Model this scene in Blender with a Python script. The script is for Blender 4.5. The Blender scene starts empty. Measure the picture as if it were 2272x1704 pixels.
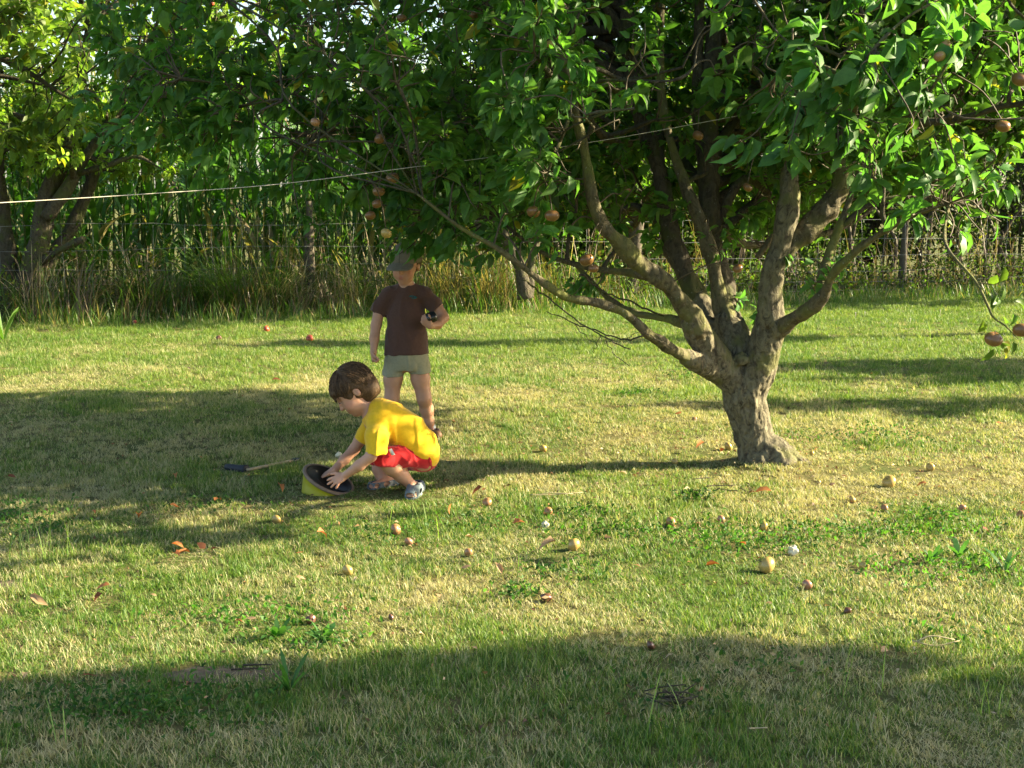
import bpy, math, random
import numpy as np
from mathutils import Vector, Matrix, noise as mnoise
random.seed(7); rng = np.random.default_rng(7)
SC = bpy.context.scene; COL = SC.collection
# ---------------------------------------------------------------- camera, sky, sun, exposure
F = 1400.0; CAM_H = 1.4; PITCH = math.atan(196.5/F)
cd = bpy.data.cameras.new('camera'); cam = bpy.data.objects.new('camera', cd); COL.objects.link(cam)
cam.location = (0, 0, CAM_H); cam.rotation_euler = (math.pi/2-PITCH, 0, 0)
cd.sensor_width = 36; cd.lens = F/1024*36; cd.clip_start = 0.05; cd.clip_end = 3000
SC.camera = cam
SUN_EL = math.radians(25); SUN_DIR = Vector((math.cos(SUN_EL)*0.993, math.cos(SUN_EL)*0.12, math.sin(SUN_EL))).normalized()
SX, SY, SZ = SUN_DIR
w = bpy.data.worlds.new('World'); SC.world = w; w.use_nodes = True
nt = w.node_tree; nt.nodes.clear()
o_ = nt.nodes.new('ShaderNodeOutputWorld'); b_ = nt.nodes.new('ShaderNodeBackground'); s_ = nt.nodes.new('ShaderNodeTexSky')
s_.sky_type = 'NISHITA'; s_.sun_disc = False; s_.sun_elevation = SUN_EL; s_.sun_rotation = math.atan2(SX, SY)
s_.air_density = 1.0; s_.dust_density = 1.5; s_.ozone_density = 1.0
b_.inputs['Strength'].default_value = 0.075
nt.links.new(s_.outputs[0], b_.inputs[0]); nt.links.new(b_.outputs[0], o_.inputs[0])
sl = bpy.data.lights.new('sun', 'SUN'); sl.energy = 5.0; sl.angle = math.radians(0.53); sl.color = (1.0, 0.885, 0.60)
so = bpy.data.objects.new('sun', sl); COL.objects.link(so); so.rotation_euler = SUN_DIR.to_track_quat('Z', 'Y').to_euler(); so.location = (8, 1, 5)
vs = SC.view_settings; vs.view_transform = 'Standard'; vs.look = 'None'; vs.exposure = 2.32; vs.gamma = 1
SC.render.engine = 'CYCLES'
SC.cycles.max_bounces = 6; SC.cycles.diffuse_bounces = 3; SC.cycles.glossy_bounces = 2; SC.cycles.transmission_bounces = 4; SC.cycles.transparent_max_bounces = 4

# ---------------------------------------------------------------- pixel <-> world helpers (used to place real things at their real distance)
cp, sp = math.cos(PITCH), math.sin(PITCH)
def W(rx, ry, Y):
    a = (rx-512)/F; b = -(ry-384)/F
    d = np.array([a, cp + b*sp, -sp + b*cp]); d = d*(Y/d[1])
    return np.array([d[0], Y, CAM_H+d[2]])
def G(rx, ry, z=0.0):
    a = (rx-512)/F; b = -(ry-384)/F
    d = np.array([a, cp + b*sp, -sp + b*cp]); t = (z-CAM_H)/d[2]
    return np.array([d[0]*t, d[1]*t, z])
KD = 1024/2212; KS = 1024/2272
def D(x, y, Y): return W(x*KD, y*KD, Y)
def GD(x, y, z=0.0): return G(x*KD, y*KD, z)
def R4(x, y, Y): return W((1100+x/1.887)*KS, (y/1.887)*KS, Y)
def R5(x, y, Y): return W((1100+x/1.887)*KS, (350+y/1.887)*KS, Y)
def TB(x, y, Y): return W((1500+x/4.1475)*KS, (700+y/4.1475)*KS, Y)
def Z1(x, y, Y): return W((600+x/2.44)*KS, (480+y/2.44)*KS, Y)
def Z3(x, y, Y): return W((480+x/4.254)*KS, (780+y/4.254)*KS, Y)
def projD(P):
    P = np.asarray(P); x = P[..., 0]; y = P[..., 1]; z = P[..., 2]-CAM_H
    dep = y*cp - z*sp; up = y*sp + z*cp
    return (512+F*x/dep)/KD, (384-F*up/dep)/KD
A = np.array
def nrm(v): v = np.asarray(v, float); return v/(np.linalg.norm(v, axis=-1, keepdims=True)+1e-9)

# ---------------------------------------------------------------- noise
_T2 = rng.random((256, 256)).astype(np.float32); _T3 = rng.random((48, 48, 48)).astype(np.float32)
def vn2(x, y):
    xi = np.floor(x).astype(int); yi = np.floor(y).astype(int); fx = x-xi; fy = y-yi
    fx = fx*fx*(3-2*fx); fy = fy*fy*(3-2*fy); g = lambda i, j: _T2[i % 256, j % 256]
    return (g(xi, yi)*(1-fx)+g(xi+1, yi)*fx)*(1-fy)+(g(xi, yi+1)*(1-fx)+g(xi+1, yi+1)*fx)*fy
def fbm2(x, y, o=3): return sum(vn2(x*2**k+17*k, y*2**k+9*k)*0.5**k for k in range(o))/sum(0.5**k for k in range(o))
def vn3(x, y, z):
    xi = np.floor(x).astype(int); yi = np.floor(y).astype(int); zi = np.floor(z).astype(int)
    fx = x-xi; fy = y-yi; fz = z-zi; fx = fx*fx*(3-2*fx); fy = fy*fy*(3-2*fy); fz = fz*fz*(3-2*fz)
    g = lambda i, j, k: _T3[i % 48, j % 48, k % 48]
    a = (g(xi, yi, zi)*(1-fx)+g(xi+1, yi, zi)*fx)*(1-fy)+(g(xi, yi+1, zi)*(1-fx)+g(xi+1, yi+1, zi)*fx)*fy
    b = (g(xi, yi, zi+1)*(1-fx)+g(xi+1, yi, zi+1)*fx)*(1-fy)+(g(xi, yi+1, zi+1)*(1-fx)+g(xi+1, yi+1, zi+1)*fx)*fy
    return a*(1-fz)+b*fz
def fb3(P, f, o=3):
    P = np.asarray(P)
    return sum((vn3(P[..., 0]*f*2**k+3*k, P[..., 1]*f*2**k+5*k, P[..., 2]*f*2**k+7*k)-0.5)*0.5**k for k in range(o))
PRESS = []
def yb(x): return 16.9+.33*np.clip(x, -9, 12)
def gh(x, y):
    x = np.asarray(x, float); y = np.asarray(y, float)
    h = 0.05*(fbm2(x*0.45+40, y*0.45+40, 2)-0.5) + 0.012*(vn2(x*3+9, y*3+9)-0.5)
    dx = x-1.33; dy = y-6.95
    return h*np.clip((y-1)/2, 0, 1)*np.exp(-np.maximum(y-20, 0)/10) + 0.045*np.exp(-(np.maximum(dx, dx*-1.6)**2/0.14+dy*dy/0.06))

# ---------------------------------------------------------------- objects, tags
def tag(o, label=None, cat=None, group=None, kind=None):
    if label: o['label'] = label
    if cat: o['category'] = cat
    if group: o['group'] = group
    if kind: o['kind'] = kind
    return o
def empty(name, loc, label, cat, group=None):
    o = bpy.data.objects.new(name, None); COL.objects.link(o); o.location = tuple(loc); o.empty_display_size = 0.1
    return tag(o, label, cat, group)
def link(name, me, mat=None, parent=None, world_space=True):
    o = bpy.data.objects.new(name, me); COL.objects.link(o)
    if mat is not None and not me.materials: me.materials.append(mat)
    if parent is not None:
        o.parent = parent
        if world_space:
            p = parent; off = Vector((0, 0, 0))
            while p is not None: off += p.location; p = p.parent
            o.location = -off
    return o
def mesh(name, V, Fc, smooth=True, col=None):
    """V (n,3); Fc: list of (m,k) int arrays"""
    me = bpy.data.meshes.new(name); V = np.asarray(V, np.float32)
    if not isinstance(Fc, (list, tuple)): Fc = [Fc]
    Fc = [np.asarray(f, np.int32) for f in Fc if len(f)]
    nl = sum(f.size for f in Fc); nf = sum(len(f) for f in Fc)
    me.vertices.add(len(V)); me.vertices.foreach_set('co', V.ravel())
    me.loops.add(nl); me.loops.foreach_set('vertex_index', np.concatenate([f.ravel() for f in Fc]))
    me.polygons.add(nf); tot = np.concatenate([np.full(len(f), f.shape[1], np.int32) for f in Fc])
    st = np.concatenate([[0], np.cumsum(tot)[:-1]]).astype(np.int32)
    me.polygons.foreach_set('loop_start', st)
    try: me.polygons.foreach_set('loop_total', tot)
    except Exception: pass
    if smooth: me.polygons.foreach_set('use_smooth', np.ones(nf, bool))
    me.update(calc_edges=True)
    if col is not None:
        ca = me.color_attributes.new('col', 'FLOAT_COLOR', 'POINT'); c = np.ones((len(V), 4), np.float32); c[:, :3] = col
        ca.data.foreach_set('color', c.ravel())
    return me
class MB:
    def __init__(s): s.V = []; s.F = {}; s.n = 0; s.C = []
    def add(s, V, Fc, col=None):
        V = np.asarray(V, float); s.V.append(V)
        for f in (Fc if isinstance(Fc, (list, tuple)) else [Fc]):
            f = np.asarray(f)
            if len(f): s.F.setdefault(f.shape[1], []).append(f+s.n)
        s.C.append(np.broadcast_to(col if col is not None else (1, 1, 1), (len(V), 3))); s.n += len(V)
    def build(s, name, mat=None, parent=None, smooth=True):
        return link(name, mesh(name, np.concatenate(s.V), [np.concatenate(v) for v in s.F.values()], smooth, np.concatenate(s.C)), mat, parent)
def spline(P, n):
    """catmull-rom through the rows of P (any columns), n points per span"""
    P = np.asarray(P, float); Q = np.vstack([2*P[0]-P[1], P, 2*P[-1]-P[-2]]); out = []
    for i in range(1, len(Q)-2):
        t = np.linspace(0, 1, n, endpoint=False)[:, None]; a, b, c, d = Q[i-1], Q[i], Q[i+1], Q[i+2]
        out.append(0.5*((2*b)+(-a+c)*t+(2*a-5*b+4*c-d)*t*t+(-a+3*b-3*c+d)*t**3))
    out.append(P[-1:]); return np.vstack(out)
def tube(P, r, sides=8, rough=0.0, cap=True, freq=14):
    P = np.asarray(P, float); r = np.asarray(r, float); n = len(P)
    T = nrm(np.gradient(P, axis=0)); ref = A([0.31, 0.87, 0.11]) if abs(T[0][1]) < 0.8 else A([1., 0.1, 0])
    N = np.zeros_like(P); u = nrm(np.cross(T[0], ref))
    for i in range(n):
        u = nrm(u-T[i]*np.dot(u, T[i])); N[i] = u
    B = np.cross(T, N); a = np.linspace(0, 2*np.pi, sides, endpoint=False)
    ring = N[:, None]*np.cos(a)[None, :, None]+B[:, None]*np.sin(a)[None, :, None]
    V = P[:, None]+ring*r[:, None, None]
    if rough:
        q = V*A([1, 1, 0.5]); d = fb3(q, freq, 3)*rough; V = V+ring*(d[..., None]*np.minimum(r[:, None, None]*2.0, 0.1))
    V = V.reshape(-1, 3); i = np.arange(n-1)[:, None]*sides; j = np.arange(sides)[None]; k = (j+1) % sides
    Fq = np.stack([i+j, i+k, i+sides+k, i+sides+j], -1).reshape(-1, 4); Fs = [Fq]
    if cap:
        V = np.vstack([V, P[0], P[-1]]); m = n*sides; j = np.arange(sides); k = (j+1) % sides
        Fs.append(np.concatenate([np.stack([np.full(sides, m), k, j], -1), np.stack([np.full(sides, m+1), (n-1)*sides+j, (n-1)*sides+k], -1)]))
    return V, Fs
def lathe(prof, sides=24):
    prof = np.asarray(prof, float); a = np.linspace(0, 2*np.pi, sides, endpoint=False)
    V = np.stack([prof[:, 0][:, None]*np.cos(a), prof[:, 0][:, None]*np.sin(a), np.repeat(prof[:, 1][:, None], sides, 1)], -1).reshape(-1, 3)
    i = np.arange(len(prof)-1)[:, None]*sides; j = np.arange(sides)[None]; k = (j+1) % sides
    return V, [np.stack([i+j, i+k, i+sides+k, i+sides+j], -1).reshape(-1, 4)]

# ---------------------------------------------------------------- leaves and blades (vectorised)
_LV = A([[0, 0, 0], [.30, .27, .05], [.34, 0, 0], [.30, -.27, .05], [.70, .23, .0], [.72, 0, -.05], [.70, -.23, .0], [1, 0, -.16]])
_LQ = A([[1, 2, 5, 4], [2, 3, 6, 5]]); _LT = A([[0, 2, 1], [0, 3, 2], [4, 5, 7], [5, 6, 7]])
_SV = A([[0, 0, 0], [.45, .27, .06], [.5, 0, -.02], [.45, -.27, .06], [1, 0, -.12]]); _ST = A([[0, 2, 1], [0, 3, 2], [1, 2, 4], [2, 3, 4]])
def leaf_mesh(P, Dr, Nm, size, col, simple=False):
    n = len(P); X = nrm(Dr); Nn = nrm(Nm-X*np.sum(X*Nm, 1, keepdims=True)); Yv = np.cross(Nn, X)
    lv = _SV if simple else _LV; m = len(lv)
    L = np.broadcast_to(lv, (n, m, 3)).copy()
    L[..., 1] *= rng.uniform(.8, 1.1, (n, 1)); L[..., 2] += L[..., 0]**2*rng.uniform(-.6, .2, (n, 1)) + np.abs(L[..., 1])*rng.uniform(-.3, 1.0, (n, 1))
    L[..., 1] += L[..., 0]**2*rng.uniform(-.15, .15, (n, 1))
    V = P[:, None]+np.asarray(size).reshape(-1, 1, 1)*(L[..., :1]*X[:, None]+L[..., 1:2]*Yv[:, None]+L[..., 2:]*Nn[:, None])
    off = (np.arange(n)*m)[:, None, None]; C = np.repeat(np.asarray(col).reshape(n, 1, 3), m, 1).reshape(-1, 3)
    Fs = [(_ST[None]+off).reshape(-1, 3)] if simple else [(_LQ[None]+off).reshape(-1, 4), (_LT[None]+off).reshape(-1, 3)]
    return V.reshape(-1, 3), Fs, C
def blades(P, az, L, Wd, lean, bend, nseg=4, prof=None, droop=None):
    """ribbons growing from P; lean = start angle off vertical, bend = added by the tip"""
    n = len(P); t = np.linspace(0, 1, nseg+1); th = lean[:, None]+bend[:, None]*t[None]**1.3
    ds = (L/nseg)[:, None]; hx = np.cumsum(np.sin(th)*ds, 1)-np.sin(th)*ds; hz = np.cumsum(np.cos(th)*ds, 1)-np.cos(th)*ds
    c = np.stack([P[:, :1]+hx*np.cos(az)[:, None], P[:, 1:2]+hx*np.sin(az)[:, None], P[:, 2:]+hz], -1)
    pr = prof(t) if prof is not None else np.sqrt(np.clip(1-t, 0, 1))*0.95+0.05
    tw = rng.uniform(-.6, .6, n)[:, None]*t[None]; sa = az[:, None]+np.pi/2+tw
    sd = np.stack([np.cos(sa), np.sin(sa), 0.25*np.sin(tw*2)], -1)*(Wd[:, None]*0.5*pr[None])[..., None]
    V = np.stack([c-sd, c+sd], 2).reshape(-1, 3); k = np.arange(nseg)
    q = np.stack([2*k, 2*k+1, 2*k+3, 2*k+2], -1)[None]+(np.arange(n)*(nseg+1)*2)[:, None, None]
    return V, q.reshape(-1, 4)

# ---------------------------------------------------------------- materials
def newmat(name):
    m = bpy.data.materials.new(name); m.use_nodes = True; nt = m.node_tree; nt.nodes.clear()
    out = nt.nodes.new('ShaderNodeOutputMaterial'); return m, nt, out
def nd(nt, t, **kw):
    n = nt.nodes.new(t)
    for k, v in kw.items():
        if k.startswith('i_'): n.inputs[k[2:].replace('_', ' ')].default_value = v
        else: setattr(n, k, v)
    return n
def mixc(nt, fac, a, b, mode='MIX'):
    n = nt.nodes.new('ShaderNodeMix'); n.data_type = 'RGBA'; n.blend_type = mode
    for s, v in ((n.inputs[0], fac), (n.inputs[6], a), (n.inputs[7], b)):
        if hasattr(v, 'is_linked'): nt.links.new(v, s)
        else: s.default_value = v if not isinstance(v, tuple) else (*v, 1)[:4]
    return n.outputs[2]
def ramp(nt, src, p0, p1):
    n = nt.nodes.new('ShaderNodeMapRange'); n.clamp = True; n.inputs[1].default_value = p0; n.inputs[2].default_value = p1
    nt.links.new(src, n.inputs[0]); return n.outputs[0]
def tex(nt, scale, detail=3, rough=.6, stretch=None, kind='ShaderNodeTexNoise', coord='Object', dist=0.0):
    tc = nt.nodes.new('ShaderNodeTexCoord'); src = tc.outputs[coord]
    if stretch:
        mp = nt.nodes.new('ShaderNodeMapping'); mp.inputs['Scale'].default_value = stretch; nt.links.new(src, mp.inputs[0]); src = mp.outputs[0]
    n = nt.nodes.new(kind); n.inputs['Scale'].default_value = scale
    if kind == 'ShaderNodeTexNoise': n.inputs['Detail'].default_value = detail; n.inputs['Roughness'].default_value = rough; n.inputs['Distortion'].default_value = dist
    nt.links.new(src, n.inputs['Vector']); return n
def bump(nt, h, strength, dist):
    b = nt.nodes.new('ShaderNodeBump'); b.inputs['Strength'].default_value = strength; b.inputs['Distance'].default_value = dist
    nt.links.new(h, b.inputs['Height']); return b.outputs[0]
def surf(name, c1, c2=None, scale=30, rough=.7, bs=.3, bd=.003, spec=.3, vcol=False, sss=0, sheen=0):
    m, nt, out = newmat(name); p = nt.nodes.new('ShaderNodeBsdfPrincipled'); n = tex(nt, scale, 4)
    col = mixc(nt, ramp(nt, n.outputs[0], .35, .65), c1, c2 or tuple(x*.8 for x in c1))
    if vcol:
        a = nd(nt, 'ShaderNodeAttribute', attribute_name='col'); col = mixc(nt, 1.0, col, a.outputs[0], 'MULTIPLY')
    nt.links.new(col, p.inputs['Base Color']); p.inputs['Roughness'].default_value = rough; p.inputs['Specular IOR Level'].default_value = spec
    if sss: p.inputs['Subsurface Weight'].default_value = sss; p.inputs['Subsurface Radius'].default_value = (.012, .004, .002); p.inputs['Subsurface Scale'].default_value = 1
    if sheen: p.inputs['Sheen Weight'].default_value = sheen
    nt.links.new(bump(nt, n.outputs[0], bs, bd), p.inputs['Normal']); nt.links.new(p.outputs[0], out.inputs[0]); return m
def leafmat(name, trans=.35, rough=.48, spec=.28, tint=(1.45, 1.65, .6), under=(1.25, 1.2, 1.5)):
    m, nt, out = newmat(name); a = nd(nt, 'ShaderNodeAttribute', attribute_name='col'); g = nt.nodes.new('ShaderNodeNewGeometry')
    n = tex(nt, 60, 2); v = mixc(nt, ramp(nt, n.outputs[0], .3, .7), (.85, .85, .85), (1.15, 1.15, 1.15))
    c = mixc(nt, 1.0, a.outputs[0], v, 'MULTIPLY'); cu = mixc(nt, 1.0, c, under, 'MULTIPLY')
    c2 = mixc(nt, g.outputs['Backfacing'], c, cu)
    p = nt.nodes.new('ShaderNodeBsdfPrincipled'); p.inputs['Roughness'].default_value = rough; p.inputs['Specular IOR Level'].default_value = spec
    nt.links.new(c2, p.inputs['Base Color']); t = nt.nodes.new('ShaderNodeBsdfTranslucent')
    nt.links.new(mixc(nt, 1.0, c, tint, 'MULTIPLY'), t.inputs[0]); mx = nt.nodes.new('ShaderNodeMixShader'); mx.inputs[0].default_value = trans
    nt.links.new(p.outputs[0], mx.inputs[1]); nt.links.new(t.outputs[0], mx.inputs[2]); nt.links.new(mx.outputs[0], out.inputs[0]); return m
def barkmat(name, a=(.24, .18, .12), b=(.10, .075, .05), moss=(.17, .17, .05), mossamt=.5, lich=.3):
    m, nt, out = newmat(name); p = nt.nodes.new('ShaderNodeBsdfPrincipled'); p.inputs['Roughness'].default_value = .85; p.inputs['Specular IOR Level'].default_value = .2
    n1 = tex(nt, 34, 6, .7, (1, 1, .6), dist=.8); n2 = tex(nt, 5, 3); n3 = tex(nt, 60, 3, .6); vo = tex(nt, 26, stretch=(1, 1, .35), kind='ShaderNodeTexVoronoi')
    c = mixc(nt, ramp(nt, n1.outputs[0], .36, .56), b, a); c = mixc(nt, ramp(nt, n2.outputs[0], .62-mossamt*.25, .62), c, moss)
    lc = nt.nodes.new('ShaderNodeMath'); lc.operation = 'MULTIPLY'; nt.links.new(ramp(nt, n3.outputs[0], .66, .70), lc.inputs[0]); lc.inputs[1].default_value = lich
    c = mixc(nt, lc.outputs[0], c, (.42, .42, .34)); nt.links.new(c, p.inputs['Base Color'])
    mm = nt.nodes.new('ShaderNodeMath'); mm.operation = 'ADD'; nt.links.new(n1.outputs[0], mm.inputs[0]); nt.links.new(vo.outputs[0], mm.inputs[1])
    nt.links.new(bump(nt, mm.outputs[0], 1, .02), p.inputs['Normal']); nt.links.new(p.outputs[0], out.inputs[0]); return m
M = dict(
 leaf=leafmat('apple_leaf', .5), farleaf=leafmat('far_leaf', .5, .5, .2), corn=leafmat('maize_leaf', .4, .4, .4), grass=None,
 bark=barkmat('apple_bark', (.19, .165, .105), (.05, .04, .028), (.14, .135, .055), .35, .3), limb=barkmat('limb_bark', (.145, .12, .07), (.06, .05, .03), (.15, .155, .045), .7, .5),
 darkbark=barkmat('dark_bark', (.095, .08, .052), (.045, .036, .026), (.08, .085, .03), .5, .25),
 straw=surf('straw', (.45, .36, .20), None, 60, .8), twig=surf('twig', (.11, .085, .05), (.065, .05, .03), 40), wood=surf('old_wood', (.12, .10, .07), (.065, .05, .035), 30, .9, .6, .01),
 wire=surf('wire', (.22, .22, .21), None, 10, .5, 0, 0, .5), line=surf('string', (.50, .45, .35), None, 60, .8),
 skin=surf('skin', (.54, .285, .18), (.48, .245, .15), 25, .5, .08, .001, .35, True, .12),
 yellow=surf('yellow_cotton', (.80, .47, .012), (.72, .41, .01), 90, .85, .25, .0015, .15, True, 0, .2), red=surf('red_cotton', (.52, .018, .02), (.46, .014, .016), 90, .85, .25, .0015, .15, True, 0, .2),
 brown=surf('brown_cotton', (.105, .055, .042), (.09, .047, .036), 90, .9, .25, .0015, .1, True, 0, .2), khaki=surf('khaki_cotton', (.32, .30, .20), (.28, .26, .17), 90, .9, .25, .0015, .1, True, 0, .1),
 cap=surf('cap_cotton', (.19, .165, .12), (.155, .135, .10), 90, .9, .25, .0015, .1, True), hair=surf('hair', (.105, .058, .026), (.06, .032, .015), 160, .62, .8, .004, .25, True),
 sandal=surf('sandal', (.16, .17, .17), (.12, .13, .13), 60, .7, .3, .002, .3, True), tan=surf('sandal_leather', (.17, .085, .045), None, 60, .6, .3, .002, .3), white=surf('white_cloth', (.75, .74, .72), None, 60, .9),
 tub=surf('yellow_plastic', (.36, .33, .012), (.33, .30, .012), 6, .45, .1, .002, .45), lid=surf('brown_lid', (.035, .018, .013), (.028, .015, .011), 40, .5, .2, .002, .4, True), rim=surf('tan_rim', (.22, .15, .10), (.17, .115, .075), 40, .6),
 rubber=surf('dark_rubber', (.02, .022, .026), None, 20, .6), handle=surf('pale_wood', (.38, .30, .18), (.30, .23, .13), 40, .6), black=surf('black_plastic', (.012, .013, .016), None, 20, .25, .05, .001, .6),
 eye=surf('eye', (.02, .012, .01), None, 50, .2, 0, 0, .6), teal=surf('teal_print', (.01, .12, .12), None, 50, .8), lips=surf('lips', (.42, .13, .10), None, 50, .45),
)
# ---------------------------------------------------------------- signed-distance modelling for bodies, cloth and the trunk
def rotm(x, z):
    """columns: forward, side, up from forward x and rough up z"""
    x = nrm(x); y = nrm(np.cross(z, x)); z = np.cross(x, y); return np.stack([x, y, z], 1)
class SDF:
    def __init__(s, lo, hi, h):
        s.lo = A(lo, float); s.h = h; s.n = np.ceil((A(hi)-s.lo)/h).astype(int)+1
        s.d = np.full(s.n, 1.0, np.float32)
    def win(s, lo, hi):
        a = np.clip(((A(lo)-s.lo)/s.h).astype(int)-1, 0, s.n-1); b = np.clip(((A(hi)-s.lo)/s.h).astype(int)+2, 1, s.n)
        g = [s.lo[i]+s.h*np.arange(a[i], b[i]) for i in range(3)]
        P = np.stack(np.meshgrid(*g, indexing='ij'), -1).astype(np.float32)
        return (slice(a[0], b[0]), slice(a[1], b[1]), slice(a[2], b[2])), P
    def put(s, sl, dd, k, sub=False):
        a = s.d[sl]
        if sub:
            dd = -dd; hh = np.maximum(k-np.abs(a-dd), 0)/k; s.d[sl] = np.maximum(a, dd)+hh*hh*k/4
        else:
            hh = np.maximum(k-np.abs(a-dd), 0)/k; s.d[sl] = np.minimum(a, dd)-hh*hh*k/4
    def cone(s, p, q, r0, r1, k=.01, sub=False, cuts=(), sq=None):
        """round cone; sq=(dir, factor) squashes its section along dir"""
        p = A(p, float); q = A(q, float); m = max(r0, r1)+k+.015
        sl, P = s.win(np.minimum(p, q)-m, np.maximum(p, q)+m)
        v = P-p; ax = q-p; L2 = ax@ax+1e-12; t = np.clip((v@ax)/L2, 0, 1); c = v-t[..., None]*ax
        if sq is not None:
            u = nrm(A(sq[0], float)); cu = c@u; c = c+(cu*(1/sq[1]-1))[..., None]*u
        dd = np.linalg.norm(c, axis=-1)-(r0+(r1-r0)*t)
        for cpnt, cn in cuts: dd = np.maximum(dd, (P-A(cpnt))@nrm(A(cn, float)))
        s.put(sl, dd, k, sub)
    def chain(s, pts, k=.01, **kw):
        for a, b in zip(pts[:-1], pts[1:]): s.cone(a[0], b[0], a[1], b[1], k, **kw)
    def ell(s, c, R, rad, k=.01, sub=False, cuts=()):
        c = A(c, float); rad = A(rad, float); m = rad.max()+k+.01
        sl, P = s.win(c-m, c+m); q = (P-c)@R; k0 = np.linalg.norm(q/rad, axis=-1); k1 = np.linalg.norm(q/rad**2, axis=-1)+1e-6
        dd = k0*(k0-1)/k1
        for cpnt, cn in cuts: dd = np.maximum(dd, (P-A(cpnt))@nrm(A(cn, float)))
        s.put(sl, dd, k, sub)
    def cut(s, p, n, k=.002):
        sl, P = s.win(s.lo, s.lo+s.h*s.n); s.d = np.maximum(s.d, (P-A(p))@nrm(A(n, float)))
    def shell(s, th): s.d = np.maximum(s.d, -(s.d+th))
    def wrinkle(s, f, amp, stretch=(1, 1, 1)):
        sl, P = s.win(s.lo, s.lo+s.h*s.n); m = np.abs(s.d) < .03; q = P[m]*A(stretch); s.d[m] += (fb3(q, f, 3)*amp).astype(np.float32)
    def folds(s, f, amp, stretch=(1, 1, 1)):
        sl, P = s.win(s.lo, s.lo+s.h*s.n); m = np.abs(s.d) < .03; q = P[m]*A(stretch); s.d[m] += (np.minimum(np.abs(fb3(q, f, 2)), .12)*amp/.12).astype(np.float32)
    def nets(s):
        d = s.d; d[[0, -1]] = np.maximum(d[[0, -1]], .001); d[:, [0, -1]] = np.maximum(d[:, [0, -1]], .001); d[:, :, [0, -1]] = np.maximum(d[:, :, [0, -1]], .001)
        ins = d < 0; c = [slice(None, -1), slice(1, None)]
        cnt = sum(ins[c[i], c[j], c[k]].astype(np.int8) for i in (0, 1) for j in (0, 1) for k in (0, 1))
        idx = np.argwhere((cnt > 0) & (cnt < 8)); cn = [(i, j, k) for i in (0, 1) for j in (0, 1) for k in (0, 1)]
        val = np.stack([d[idx[:, 0]+i, idx[:, 1]+j, idx[:, 2]+k] for i, j, k in cn], 1)
        acc = np.zeros((len(idx), 3)); num = np.zeros(len(idx))
        for a in range(8):
            for b in range(a+1, 8):
                if sum(abs(x-y) for x, y in zip(cn[a], cn[b])) != 1: continue
                va, vb = val[:, a], val[:, b]; m = (va < 0) != (vb < 0); t = np.where(m, va/np.where(m, va-vb, 1), 0)
                acc += m[:, None]*(A(cn[a])+t[:, None]*(A(cn[b])-A(cn[a]))); num += m
        V = s.lo+s.h*(idx+acc/num[:, None]); im = np.full(d.shape, -1, np.int32); im[idx[:, 0], idx[:, 1], idx[:, 2]] = np.arange(len(idx))
        Fs = []
        for ax in range(3):
            u, v = (ax+1) % 3, (ax+2) % 3
            s0 = [slice(1, -1)]*3; s1 = list(s0); s0[ax] = slice(0, -1); s1[ax] = slice(1, None)
            a = ins[tuple(s0)]; b = ins[tuple(s1)]
            for m, flip in ((a & ~b, False), (~a & b, True)):
                e = np.argwhere(m)+A([0 if i == ax else 1 for i in range(3)]); eu = np.zeros(3, int); eu[u] = 1; ev = np.zeros(3, int); ev[v] = 1
                g = lambda q: im[q[:, 0], q[:, 1], q[:, 2]]
                f = np.stack([g(e-eu-ev), g(e-ev), g(e), g(e-eu)], 1)
                if flip: f = f[:, ::-1]
                Fs.append(f)
        Fq = np.concatenate(Fs); return V, Fq[(Fq >= 0).all(1)]
    def build(s, name, mat, parent, colfn=None, disp=None):
        V, Fq = s.nets()
        if disp is not None: V = disp(V, Fq)
        return link(name, mesh(name, V, Fq, True, colfn(V) if colfn else np.ones((len(V), 3))), mat, parent)
def vnormals(V, Fq):
    n = np.cross(V[Fq[:, 1]]-V[Fq[:, 0]], V[Fq[:, 2]]-V[Fq[:, 0]]); N = np.zeros_like(V)
    for i in range(4): np.add.at(N, Fq[:, i], n)
    return nrm(N)
def hand(S, wrist, dr, palmn, side, sc=1.0, curl=(.4, .4, .4, .4), curl2=None, spread=(.18, .05, -.08, -.22), thumb=.35, k=.004, wr=.016):
    """five-fingered hand: palm, four fingers of two bends each, a thumb from the side of the palm"""
    dr = nrm(dr); side = nrm(A(side)-dr*np.dot(side, dr)); pn = np.cross(dr, side); pn = pn if np.dot(pn, palmn) > 0 else -pn
    wrist = A(wrist, float); R = np.stack([dr, side, pn], 1)
    S.ell(wrist+dr*.028*sc, R, A([.034, .024, .012])*sc, .01)
    S.cone(wrist, wrist+dr*.018*sc, wr, .014*sc, .01)
    Ls = [.036, .041, .038, .030]; rr = [.0068, .007, .0066, .0058]; curl2 = curl2 or curl
    for i in range(4):
        off = (.0185-.0125*i)*sc; b = wrist+dr*(.046-.003*abs(i-1.2))*sc+side*off; d = nrm(dr+side*spread[i])
        p = b; a = 0; S.cone(wrist+dr*.02*sc+side*off*.7, b, .009*sc, rr[i]*sc, .007)
        for j, (fl, cu) in enumerate(((.42, curl[i]), (.32, curl2[i]), (.26, curl2[i]*.8))):
            a += cu; q = p+(d*math.cos(a)+pn*math.sin(a))*Ls[i]*fl*1.15*sc; S.cone(p, q, rr[i]*sc*(1-.08*j), rr[i]*sc*(.93-.1*j), k); p = q
    b = wrist+dr*.014*sc+side*.018*sc; q = b+nrm(dr*.75+side*.75+pn*thumb)*.024*sc; S.cone(b, q, .0095*sc, .0078*sc, .006)
    S.cone(q, q+nrm(dr*.95+side*.35+pn*thumb*1.6)*.022*sc, .0076*sc, .006*sc, k)
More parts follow.
